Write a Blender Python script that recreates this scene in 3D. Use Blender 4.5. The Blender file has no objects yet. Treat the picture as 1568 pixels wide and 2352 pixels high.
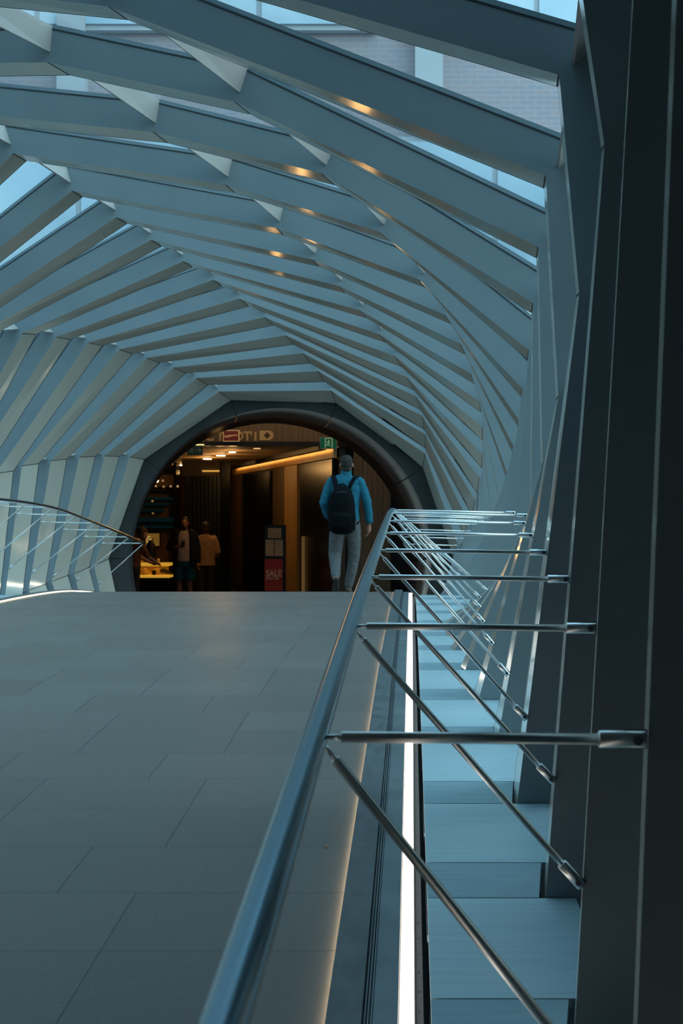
import bpy, bmesh, math, random
from mathutils import Vector, Matrix
random.seed(4)
C = bpy.context
COL = C.scene.collection
EYE = 1.40            # height of the camera above the datum; heights below are measured from eye level

# ------------------------------------------------------------------ camera
cam = bpy.data.cameras.new('camera'); cam_o = bpy.data.objects.new('camera', cam); COL.objects.link(cam_o)
cam_o.location = (0, 0, EYE); cam_o.rotation_euler = (math.radians(90), 0, 0)
cam.sensor_fit = 'HORIZONTAL'; cam.sensor_width = 36.0
cam.lens = 3200 / 1568 * 36.0
cam.shift_x = -(945 - 784) / 1568; cam.shift_y = -(1176 - 1170) / 1568
cam.clip_start = 0.05; cam.clip_end = 400
cam.dof.use_dof = True; cam.dof.focus_distance = 5.0; cam.dof.aperture_fstop = 18
C.scene.camera = cam_o

# ------------------------------------------------------------------ view, world, large lights
vs = C.scene.view_settings
vs.view_transform = 'Standard'; vs.look = 'None'; vs.exposure = 0.0; vs.gamma = 1.0; vs.use_curve_mapping = False
w = bpy.data.worlds.new('sky'); C.scene.world = w; w.use_nodes = True
nt = w.node_tree; nt.nodes.clear()
out = nt.nodes.new('ShaderNodeOutputWorld'); bg = nt.nodes.new('ShaderNodeBackground')
tc = nt.nodes.new('ShaderNodeTexCoord'); sep = nt.nodes.new('ShaderNodeSeparateXYZ')
rmp = nt.nodes.new('ShaderNodeValToRGB')
rmp.color_ramp.elements[0].position = 0.47; rmp.color_ramp.elements[0].color = (.010, .014, .018, 1)
rmp.color_ramp.elements[1].position = 0.53; rmp.color_ramp.elements[1].color = (.38, .50, .535, 1)
e = rmp.color_ramp.elements.new(1.0); e.color = (.27, .49, .63, 1)
mp = nt.nodes.new('ShaderNodeMapRange'); mp.inputs[1].default_value = -1; mp.inputs[2].default_value = 1
nt.links.new(tc.outputs['Generated'], sep.inputs[0]); nt.links.new(sep.outputs['Z'], mp.inputs[0])
nt.links.new(mp.outputs[0], rmp.inputs[0]); nt.links.new(rmp.outputs[0], bg.inputs[0])
bg.inputs[1].default_value = 3.3
mr = nt.nodes.new('ShaderNodeMapRange'); mr.inputs[1].default_value = -.6; mr.inputs[2].default_value = 1; mr.inputs[3].default_value = .78; mr.inputs[4].default_value = 2.5
nt.links.new(sep.outputs['X'], mr.inputs[0])
ml = nt.nodes.new('ShaderNodeVectorMath'); ml.operation = 'SCALE'
mt_ = nt.nodes.new('ShaderNodeMix'); mt_.data_type = 'RGBA'; mt_.blend_type = 'MULTIPLY'; mt_.inputs[7].default_value = (1.12, 1.0, .90, 1)
mf = nt.nodes.new('ShaderNodeMapRange'); nt.links.new(sep.outputs['X'], mf.inputs[0]); nt.links.new(mf.outputs[0], mt_.inputs[0])
nt.links.new(rmp.outputs[0], mt_.inputs[6]); nt.links.new(mt_.outputs[2], ml.inputs[0]); nt.links.new(mr.outputs[0], ml.inputs['Scale'])
nt.links.new(ml.outputs[0], bg.inputs[0])
nt.links.new(bg.outputs[0], out.inputs[0])

def area_light(name, loc, rot, sx, sy, power, col):
    l = bpy.data.lights.new(name, 'AREA'); l.shape = 'RECTANGLE'; l.size = sx; l.size_y = sy; l.energy = power; l.color = col
    o = bpy.data.objects.new(name, l); COL.objects.link(o); o.location = loc; o.rotation_euler = rot
    return o
def point_light(name, loc, power, col, r=.05):
    l = bpy.data.lights.new(name, 'POINT'); l.energy = power; l.color = col; l.shadow_soft_size = r
    o = bpy.data.objects.new(name, l); COL.objects.link(o); o.location = loc
    return o
WARM = (1.0, .54, .18)

# ------------------------------------------------------------------ materials
def mat(name, col, rough=.5, metal=0.0, emis=None, es=0.0, spec=None):
    m = bpy.data.materials.new(name); m.use_nodes = True
    b = m.node_tree.nodes['Principled BSDF']
    b.inputs['Base Color'].default_value = (*col, 1); b.inputs['Roughness'].default_value = rough
    b.inputs['Metallic'].default_value = metal
    if spec is not None: b.inputs['Specular IOR Level'].default_value = spec
    if emis: b.inputs['Emission Color'].default_value = (*emis, 1); b.inputs['Emission Strength'].default_value = es
    return m
def N(m, t): return m.node_tree.nodes.new(t)
def L(m, a, b): m.node_tree.links.new(a, b)
def noise_mix(m, c1, c2, scale, rough_var=None, stretch=(1, 1, 1), lo=.35, hi=.65, bump=0.0, detail=4, coord='Object'):
    b = m.node_tree.nodes['Principled BSDF']
    t = N(m, 'ShaderNodeTexCoord'); mpn = N(m, 'ShaderNodeMapping'); mpn.inputs['Scale'].default_value = stretch
    n = N(m, 'ShaderNodeTexNoise'); n.inputs['Scale'].default_value = scale; n.inputs['Detail'].default_value = detail
    L(m, t.outputs[coord], mpn.inputs[0]); L(m, mpn.outputs[0], n.inputs['Vector'])
    r = N(m, 'ShaderNodeValToRGB'); r.color_ramp.elements[0].position = lo; r.color_ramp.elements[1].position = hi
    r.color_ramp.elements[0].color = (*c1, 1); r.color_ramp.elements[1].color = (*c2, 1)
    L(m, n.outputs['Fac'], r.inputs[0]); L(m, r.outputs[0], b.inputs['Base Color'])
    if rough_var:
        q = N(m, 'ShaderNodeMapRange'); q.inputs[3].default_value = rough_var[0]; q.inputs[4].default_value = rough_var[1]
        L(m, n.outputs['Fac'], q.inputs[0]); L(m, q.outputs[0], b.inputs['Roughness'])
    if bump:
        bn = N(m, 'ShaderNodeBump'); bn.inputs['Strength'].default_value = bump; bn.inputs['Distance'].default_value = .01
        L(m, n.outputs['Fac'], bn.inputs['Height']); L(m, bn.outputs[0], b.inputs['Normal'])
    return m

M_WEB = noise_mix(mat('grey_paint', (.2, .24, .26), .42), (.195, .25, .27), (.215, .268, .286), 3.0)
M_FIN = mat('lit_fin_paint', (.36, .34, .325), .5)  # rib paint made lighter, light on the fins put into the colour
M_SOF = mat('polished_steel', (.80, .79, .70), .13, .45)
def wavy(m, scale, strength, stretch=(1, 1, 1)):
    b = m.node_tree.nodes['Principled BSDF']
    t = N(m, 'ShaderNodeTexCoord'); mpn = N(m, 'ShaderNodeMapping'); mpn.inputs['Scale'].default_value = stretch
    n = N(m, 'ShaderNodeTexNoise'); n.inputs['Scale'].default_value = scale; n.inputs['Detail'].default_value = 1
    bn = N(m, 'ShaderNodeBump'); bn.inputs['Strength'].default_value = strength; bn.inputs['Distance'].default_value = .02
    L(m, t.outputs['Object'], mpn.inputs[0]); L(m, mpn.outputs[0], n.inputs['Vector'])
    L(m, n.outputs['Fac'], bn.inputs['Height']); L(m, bn.outputs[0], b.inputs['Normal'])
wavy(M_SOF, 3.5, .12)
M_GAP = mat('black_gasket', (.012, .014, .016), .6)
M_STEEL = mat('brushed_stainless', (.78, .80, .80), .32, 1.0)
M_STEEL_D = mat('sky_tinted_rail', (.30, .50, .63), .2, 1.0)  # blue sky reflection tinted into the steel's base colour
M_BOLT = mat('bolt_steel', (.10, .11, .12), .35, .8)
M_GLASS = bpy.data.materials.new('roof_glass'); M_GLASS.use_nodes = True
g = M_GLASS.node_tree; g.nodes.clear()
go = g.nodes.new('ShaderNodeOutputMaterial'); gm = g.nodes.new('ShaderNodeMixShader'); gt = g.nodes.new('ShaderNodeBsdfTransparent')
gg = g.nodes.new('ShaderNodeBsdfGlossy'); gl = g.nodes.new('ShaderNodeLayerWeight'); gl.inputs[0].default_value = .5; gp = g.nodes.new('ShaderNodeMath'); gp.operation = 'POWER'; gp.inputs[1].default_value = 5; gf = g.nodes.new('ShaderNodeMapRange'); gf.inputs[3].default_value = .035; gf.inputs[4].default_value = 1.0
gt.inputs[0].default_value = (.86, .93, .96, 1); gg.inputs['Roughness'].default_value = .02; gg.inputs[0].default_value = (.9, .95, 1, 1)
g.links.new(gl.outputs['Facing'], gp.inputs[0]); g.links.new(gp.outputs[0], gf.inputs[0]); g.links.new(gf.outputs[0], gm.inputs[0]); g.links.new(gt.outputs[0], gm.inputs[1]); g.links.new(gg.outputs[0], gm.inputs[2])
g.links.new(gm.outputs[0], go.inputs[0])
M_PANEL = noise_mix(mat('brushed_panel', (.4, .5, .55), .42, .25), (.46, .63, .69), (.54, .70, .75), 2.5, stretch=(1, 14, 1), rough_var=(.36, .5))
M_PANELJ = noise_mix(mat('brushed_joint_strip', (.3, .4, .45), .5, .25), (.28, .42, .48), (.34, .48, .53), 2.5, stretch=(1, 14, 1))
M_PLATE = noise_mix(mat('gutter_plate', (.15, .2, .22), .38, .5), (.17, .21, .23), (.24, .28, .30), 6, rough_var=(.3, .5))
M_PERF = mat('perforated_metal', (.045, .06, .068), .5, .2)
M_KERB = noise_mix(mat('kerb_stone', (.1, .12, .13), .38), (.085, .10, .11), (.14, .155, .16), 9, stretch=(3, 1, 1), rough_var=(.28, .5))
M_DARK = mat('dark_void', (.012, .014, .016), .7)
M_LED = mat('led_diffuser', (.9, .85, .8), .5, 0, (1.0, .86, .72), 3.0)
M_LED2 = mat('led_tape', (.9, .85, .8), .5, 0, (1.0, .80, .50), 8.0)
M_PORTAL = noise_mix(mat('portal_paint', (.10, .115, .12), .65, spec=.25), (.036, .042, .044), (.044, .05, .052), 2)
M_BRONZE = mat('bronze', (.36, .30, .27), .36, .9)
wavy(M_BRONZE, 5, .25)
M_BLACKMET = mat('black_metal', (.012, .013, .014), .35, .3)
M_WOOD = noise_mix(mat('slatted_wood', (.1, .06, .03), .5), (.045, .028, .014), (.17, .105, .05), 7, stretch=(6, 6, .05), lo=.3, hi=.7)
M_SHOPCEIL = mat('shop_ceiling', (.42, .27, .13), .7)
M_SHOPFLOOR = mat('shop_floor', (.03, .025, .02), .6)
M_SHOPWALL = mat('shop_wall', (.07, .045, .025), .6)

# floor: dark stone slabs in courses across the deck
M_FLOOR = mat('deck_stone', (.07, .08, .085), .3)
def build_floor_mat(m):
    b = m.node_tree.nodes['Principled BSDF']
    t = N(m, 'ShaderNodeTexCoord'); br = N(m, 'ShaderNodeTexBrick')
    mpn = N(m, 'ShaderNodeMapping'); mpn.inputs['Location'].default_value = (.16, .14, 0)
    L(m, t.outputs['Object'], mpn.inputs[0]); L(m, mpn.outputs[0], br.inputs['Vector'])
    br.offset = .37; br.offset_frequency = 3; br.squash = 1.0
    br.inputs['Scale'].default_value = 1.0; br.inputs['Brick Width'].default_value = .58; br.inputs['Row Height'].default_value = .432
    br.inputs['Mortar Size'].default_value = .0022; br.inputs['Mortar Smooth'].default_value = .2; br.inputs['Bias'].default_value = 0
    br.inputs['Color1'].default_value = (.150, .132, .117, 1); br.inputs['Color2'].default_value = (.178, .157, .140, 1)
    br.inputs['Mortar'].default_value = (.045, .05, .053, 1)
    n = N(m, 'ShaderNodeTexNoise'); n.inputs['Scale'].default_value = 120; n.inputs['Detail'].default_value = 2
    L(m, t.outputs['Object'], n.inputs['Vector'])
    r = N(m, 'ShaderNodeValToRGB'); r.color_ramp.elements[0].position = .64; r.color_ramp.elements[1].position = .74
    r.color_ramp.elements[0].color = (0, 0, 0, 1); r.color_ramp.elements[1].color = (.1, .11, .11, 1)
    L(m, n.outputs['Fac'], r.inputs[0])
    mx = N(m, 'ShaderNodeMix'); mx.data_type = 'RGBA'; mx.blend_type = 'ADD'; mx.inputs[0].default_value = 1
    L(m, br.outputs['Color'], mx.inputs[6]); L(m, r.outputs[0], mx.inputs[7]); L(m, mx.outputs[2], b.inputs['Base Color'])
    n2 = N(m, 'ShaderNodeTexNoise'); n2.inputs['Scale'].default_value = 1.3; n2.inputs['Detail'].default_value = 3
    L(m, t.outputs['Object'], n2.inputs['Vector'])
    q = N(m, 'ShaderNodeMapRange'); q.inputs[3].default_value = .34; q.inputs[4].default_value = .5
    L(m, n2.outputs['Fac'], q.inputs[0]); L(m, q.outputs[0], b.inputs['Roughness'])
    bn = N(m, 'ShaderNodeBump'); bn.inputs['Strength'].default_value = .25; bn.inputs['Distance'].default_value = .002; bn.invert = True
    L(m, br.outputs['Fac'], bn.inputs['Height']); L(m, bn.outputs[0], b.inputs['Normal'])
build_floor_mat(M_FLOOR)

# ------------------------------------------------------------------ mesh helpers
def link(name, me, m=None, parent=None):
    o = bpy.data.objects.new(name, me); COL.objects.link(o)
    if m is not None:
        for x in (m if isinstance(m, (list, tuple)) else [m]): me.materials.append(x)
    if parent is not None: o.parent = parent
    return o
def obj(name, bm, m=None, parent=None, smooth=False, recalc=True):
    if recalc: bmesh.ops.recalc_face_normals(bm, faces=bm.faces[:])
    me = bpy.data.meshes.new(name); bm.to_mesh(me); bm.free()
    if smooth:
        for p in me.polygons: p.use_smooth = True
    return link(name, me, m, parent)
def tag(o, label=None, cat=None, group=None, kind=None):
    if label: o['label'] = label
    if cat: o['category'] = cat
    if group: o['group'] = group
    if kind: o['kind'] = kind
    return o
def thing(name, label, cat, loc=(0, 0, 0), rz=0, group=None):
    o = bpy.data.objects.new(name, None); COL.objects.link(o); o.location = loc; o.rotation_euler = (0, 0, rz)
    o.empty_display_size = .1
    return tag(o, label, cat, group)
def box(bm, a, b, mi=0):
    x0, y0, z0 = a; x1, y1, z1 = b
    v = [bm.verts.new(p) for p in ((x0, y0, z0), (x1, y0, z0), (x1, y1, z0), (x0, y1, z0), (x0, y0, z1), (x1, y0, z1), (x1, y1, z1), (x0, y1, z1))]
    for f in ((0, 3, 2, 1), (4, 5, 6, 7), (0, 1, 5, 4), (1, 2, 6, 5), (2, 3, 7, 6), (3, 0, 4, 7)):
        bm.faces.new([v[i] for i in f]).material_index = mi
def hexa(bm, p, mi=0):
    v = [bm.verts.new(q) for q in p]
    for f in ((0, 3, 2, 1), (4, 5, 6, 7), (0, 1, 5, 4), (1, 2, 6, 5), (2, 3, 7, 6), (3, 0, 4, 7)):
        bm.faces.new([v[i] for i in f]).material_index = mi
def quad(bm, p, mi=0):
    f = bm.faces.new([bm.verts.new(q) for q in p]); f.material_index = mi; return f
def frame_of(t, up=Vector((0, 0, 1))):
    t = t.normalized()
    if abs(t.dot(up)) > .97: up = Vector((0, 1, 0))
    s = t.cross(up).normalized(); u = s.cross(t).normalized()
    return s, u
def tube(bm, pts, radii, n=12, cap=True, sq=(1, 1)):
    pts = [Vector(p) for p in pts]
    if not isinstance(radii, (list, tuple)): radii = [radii] * len(pts)
    rings = []; s = None
    for i, p in enumerate(pts):
        t = (pts[min(i + 1, len(pts) - 1)] - pts[max(i - 1, 0)]).normalized(); r = radii[i]
        if s is None: s, u = frame_of(t)
        else: s = (s - t * s.dot(t)).normalized(); u = s.cross(t).normalized()
        rx, ry = (r if isinstance(r, tuple) else (r, r))
        rings.append([bm.verts.new(p + s * (rx * sq[0] * math.cos(2 * math.pi * k / n)) + u * (ry * sq[1] * math.sin(2 * math.pi * k / n))) for k in range(n)])
    for a, b in zip(rings, rings[1:]):
        for k in range(n): bm.faces.new((a[k], a[(k + 1) % n], b[(k + 1) % n], b[k]))
    if cap: bm.faces.new(rings[0][::-1]); bm.faces.new(rings[-1])
    return rings
def ell(bm, c, r, n=16, m=10, rot=None):
    mt = Matrix.Translation(Vector(c)) @ (rot.to_4x4() if rot else Matrix.Identity(4)) @ Matrix.Diagonal((r[0], r[1], r[2], 1))
    bmesh.ops.create_uvsphere(bm, u_segments=n, v_segments=m, radius=1, matrix=mt)
def lerp(a, b, t): return a + (b - a) * t
def interp(tab, x):
    if x <= tab[0][0]:
        (x0, y0), (x1, y1) = tab[0], tab[1]
    elif x >= tab[-1][0]:
        (x0, y0), (x1, y1) = tab[-2], tab[-1]
    else:
        for (x0, y0), (x1, y1) in zip(tab, tab[1:]):
            if x0 <= x <= x1: break
    return y0 + (y1 - y0) * (x - x0) / (x1 - x0)

# ------------------------------------------------------------------ levels along the humped bridge (relative to eye level)
RAIL_R = [(-2, -.50), (0, -.385), (1.74, -.283), (2.74, -.228), (3.74, -.180), (4.74, -.139), (5.74, -.097), (6.74, -.055), (7.74, -.018), (8.74, -.004),
          (9.74, -.006), (10.74, -.012), (11.74, -.02), (12.74, -.03), (13.74, -.045), (14.74, -.066), (15.74, -.098), (16.74, -.15), (17.74, -.25), (18.74, -.37), (19.74, -.49)]
RAIL_L = [(-2, -.50), (0, -.33), (1.74, -.22), (5.74, -.03), (8.74, .06), (10.74, .095), (12.0, .10), (12.8, .096), (13.5, .076), (14.35, .045), (15.27, -.014), (15.74, -.07), (16.74, -.165), (17.74, -.265), (18.74, -.37), (19.74, -.48)]
def smooth_tab(tab, x):
    return sum(interp(tab, x + o) * w for o, w in ((-.5, .25), (0, .5), (.5, .25)))
def zrail(d, side=1): return smooth_tab(RAIL_R if side > 0 else RAIL_L, d)
def zdeck(d):
    t = min(max((d - 9) / 6, 0), 1)
    return zrail(d, 1) * (1 - .5 * t) + zrail(d, -1) * .5 * t - .85
XC = -1.95                        # axis of the deck
XR_RAIL, XL_RAIL = -.122, -3.79
D0 = 3.74
TAU = .32                         # width of a rib along the bridge
HGT = .185                        # depth of a rib outwards
HGLASS = .165
SMIN, SMAX = -4, 16

# ------------------------------------------------------------------ the ten-sided portal ribs: corner lines along the bridge (x, z against eye level)
def px(S, x, y):
    d = S + D0; return ((x - 945) * d / 3200, (1170 - y) * d / 3200)
CH = {
 1: {-5: (-4.5, 0), 0: (-3.6, 1.6), 2: (-3.1, 2.0), 3: (-2.85, 2.15), 4: (-2.65, 2.22), 5: px(5, 29, 352), 6: px(6, 165, 438), 7: px(7, 267, 499), 8: px(8, 347, 551), 9: px(9, 420, 600), 10: px(10, 489, 643), 11: px(11, 549, 686), 12: px(12, 607.5, 728.5), 13: px(13, 656, 770), 14: px(14, 696, 811), 15: px(15, 730, 852), 16: px(16, 760, 897)},
 2: {-5: (-4.1, 1.0), 0: (-2.9, 2.05), 1: (-2.55, 2.15), 2: (-2.15, 2.18), 3: px(3, 110, 143), 4: px(4, 352, 303), 5: px(5, 518, 424), 6: px(6, 636, 524), 7: px(7, 718.5, 596.5), 8: px(8, 778.5, 657), 9: px(9, 826.5, 713), 10: px(10, 870, 767), 11: px(11, 907, 818), 12: px(12, 934.5, 866.5), 13: px(13, 956, 911), 14: px(14, 970, 956), 15: px(15, 977, 998), 16: px(16, 976, 1042)},
 3: {-5: (-3.0, 2.0), -2: (-2.5, 2.2), 0: (-2.0, 2.15), 1: (-1.65, 2.1), 2: px(2, 250, 15), 3: px(3, 540, 234), 4: px(4, 739, 398), 5: px(5, 871, 532), 6: px(6, 962.5, 642), 7: px(7, 1022, 723), 8: px(8, 1058, 790), 9: px(9, 1081, 858), 10: px(10, 1100, 921), 11: px(11, 1107, 980), 12: px(12, 1107, 1042), 13: px(13, 1101, 1097), 14: px(14, 1091, 1148), 15: (.76, -.16), 16: (.65, -.49)},
 4: {-5: (-.1, 2.05), -2: (.36, 1.75), -1: (.40, 1.66), 0: (.43, 1.57), 1: px(1, 1284, 172), 2: px(2, 1253, 403), 3: px(3, 1236, 567), 4: px(4, 1224, 696), 5: px(5, 1214, 804), 6: px(6, 1199, 892), 7: px(7, 1192, 965), 8: px(8, 1179, 1025), 9: px(9, 1164, 1084), 10: (.865, .13), 11: (.85, -.1), 12: (.82, -.33), 13: (.76, -.55), 14: (.68, -.77), 15: (.56, -.98), 16: (.45, -1.15)},
 5: {-5: (.15, 1.6), -2: (.36, 1.4), -1: (.45, 1.25), 0: px(0, 1388, 335), 1: px(1, 1330, 675), 2: px(2, 1282, 910), 3: px(3, 1246, 1063), 4: px(4, 1220, 1163), 5: (.63, -.30), 6: (.62, -.46), 7: (.604, -.617), 8: (.561, -.774), 9: (.5, -.95), 10: (.40, -1.1), 12: (.2, -1.35), 16: (-.35, -2.1)},
 6: {-5: (.1, -1.6), -2: (.245, -1.6), -1: (.288, -1.6), 0: (.316, -1.6), 1: (.286, -1.6), 2: (.24, -1.6), 3: (.14, -1.6), 4: (.01, -1.6), 5: (-.18, -1.6), 6: (-.357, -1.6), 7: (-.5, -1.5), 8: (-.6, -1.33), 9: (-.7, -1.5), 12: (-.9, -1.8), 16: (-1.5, -2.6)},
 0: {-5: (-4.3, -1.3), 0: (-4.3, .1), 2: (-4.15, .5), 4: (-3.95, .85), 5: (-3.85, 1.0), 6: (-3.8, 1.1), 7: (-3.74, 1.27), 8: (-3.67, 1.47), 9: px(9, 51, 766), 10: px(10, 129, 774), 11: px(11, 203, 786.5), 12: px(12, 273.5, 802.5), 13: px(13, 336, 822), 14: px(14, 398, 844), 15: px(15, 451, 868), 16: px(16, 502, 899)},
 -1: {-5: (-3.9, -1.9), 0: (-4.45, -1.0), 2: (-4.55, -.8), 5: (-4.5, -.4), 8: (-4.42, 0), 9: (-4.38, .12), 10: (-4.44, .27), 11: (-4.40, .38), 12: px(12, 50, 1070), 13: px(13, 117, 1058), 14: px(14, 182, 1050), 15: px(15, 240, 1047), 16: px(16, 298, 1049)},
 -2: {-5: (-3.2, -2.2), 5: (-4.3, -1.6), 10: (-4.55, -1.2), 12: (-4.6, -1.05), 13: (-4.6, -.97), 14: px(14, 119, 1335), 15: px(15, 170, 1318), 16: px(16, 216, 1299)},
 -3: {-5: (-2.0, -2.6), 5: (-3.5, -2.5), 12: (-4.1, -2.4), 16: (-4.16, -2.37)},
}
CHK = [-3, -2, -1, 0, 1, 2, 3, 4, 5, 6]
def corner(c, S):
    t = sorted(CH[c].items())
    return Vector((interp([(k, v[0]) for k, v in t], S), interp([(k, v[1]) for k, v in t], S)))
def ring(S): return [corner(c, S) for c in CHK]
# how each corner line shifts between the front and the back edge of a rib (the twist and the slope of the bridge)
XS = {-5: .06, -2: .0515, -1: .045, 0: .035, 1: .027, 2: .022, 3: .019, 4: .017, 6: .02, 8: .03, 16: .03}
DX = {4: XS, 5: XS, 6: {-5: .06, -2: .0515, -1: .043, 0: .03, 1: .010, 2: .0, 3: -.013, 4: -.022, 5: -.03, 6: -.03, 16: -.03},
 3: {-5: .0, 2: .015, 3: .037, 4: .057, 5: .066, 6: .058, 8: .05, 9: .05, 10: .034, 11: .016, 12: .01, 13: -.02, 16: -.05},
 2: {-5: .03, 3: .03, 5: .022, 6: .016, 7: .031, 8: .042, 9: .056, 10: .062, 11: .066, 12: .075, 16: -.03},
 1: {-5: .0, 5: .0, 6: .002, 7: .02, 8: .035, 9: .04, 10: .05, 11: .068, 12: .07, 14: .07, 15: .072, 16: .055},
 0: {-5: .0, 5: .01, 9: .042, 10: .06, 11: .08, 12: .09, 13: .103, 14: .11, 15: .115, 16: .138},
 -1: {-5: .02, 5: .06, 12: .11, 13: .115, 14: .135, 16: .14}, -2: {-5: .05, 14: .13, 16: .135}, -3: {-5: .05, 16: .13}}
DZ = {6: {-5: .03, 16: .03},
 5: {-5: .07, 0: .068, 1: .04, 2: .005, 3: -.02, 4: -.04, 8: -.08, 16: -.1},
 4: {-5: .08, 1: .056, 2: .02, 3: .002, 4: -.013, 5: -.026, 6: -.038, 7: -.05, 8: -.076, 9: -.10, 16: -.18},
 3: {-5: .07, 2: .056, 3: .03, 4: .006, 5: -.003, 6: -.013, 7: -.03, 8: -.056, 9: -.07, 10: -.094, 11: -.13, 12: -.155, 13: -.18, 16: -.22},
 2: {-5: .05, 3: .036, 4: .021, 5: .018, 6: .014, 7: .0, 8: -.013, 9: -.03, 10: -.05, 11: -.085, 12: -.12, 16: -.19},
 1: {-5: .04, 5: .031, 6: .027, 7: .015, 8: .003, 9: .0, 10: -.013, 11: -.035, 12: -.053, 13: -.078, 14: -.10, 15: -.12, 16: -.157},
 0: {-5: .05, 9: .032, 10: .015, 11: .003, 12: -.016, 13: -.025, 14: -.043, 15: -.067, 16: -.10},
 -1: {-5: .05, 12: .036, 13: .03, 14: .02, 15: .004, 16: -.03}, -2: {-5: .05, 14: .06, 15: .078, 16: .085}, -3: {-5: .05, 16: .08}}
def shift_at(c, S): return Vector((interp(sorted(DX[c].items()), S), interp(sorted(DZ[c].items()), S)))
def shift(S): return shift_at(5, S)
PC = Vector((-2.0, -.4))
def offset(poly, h):
    res = []
    ns = []
    for a, b in zip(poly, poly[1:]):
        t = (b - a).normalized(); n = Vector((t.y, -t.x))
        if n.dot((a + b) / 2 - PC) < 0: n = -n
        ns.append(n)
    for i, p in enumerate(poly):
        n1 = ns[max(i - 1, 0)]; n2 = ns[min(i, len(ns) - 1)]
        m = (n1 + n2).normalized(); res.append(p + m * (h / max(m.dot(n1), .4)))
    return res
def P(v, d): return Vector((v.x, d, v.y + EYE))
def depth(S): return S + D0
def back_ring(S):
    tau = TAU if S < SMAX else .36
    return [corner(c, S) + shift_at(c, S) for c in CHK], depth(S) + tau

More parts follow.
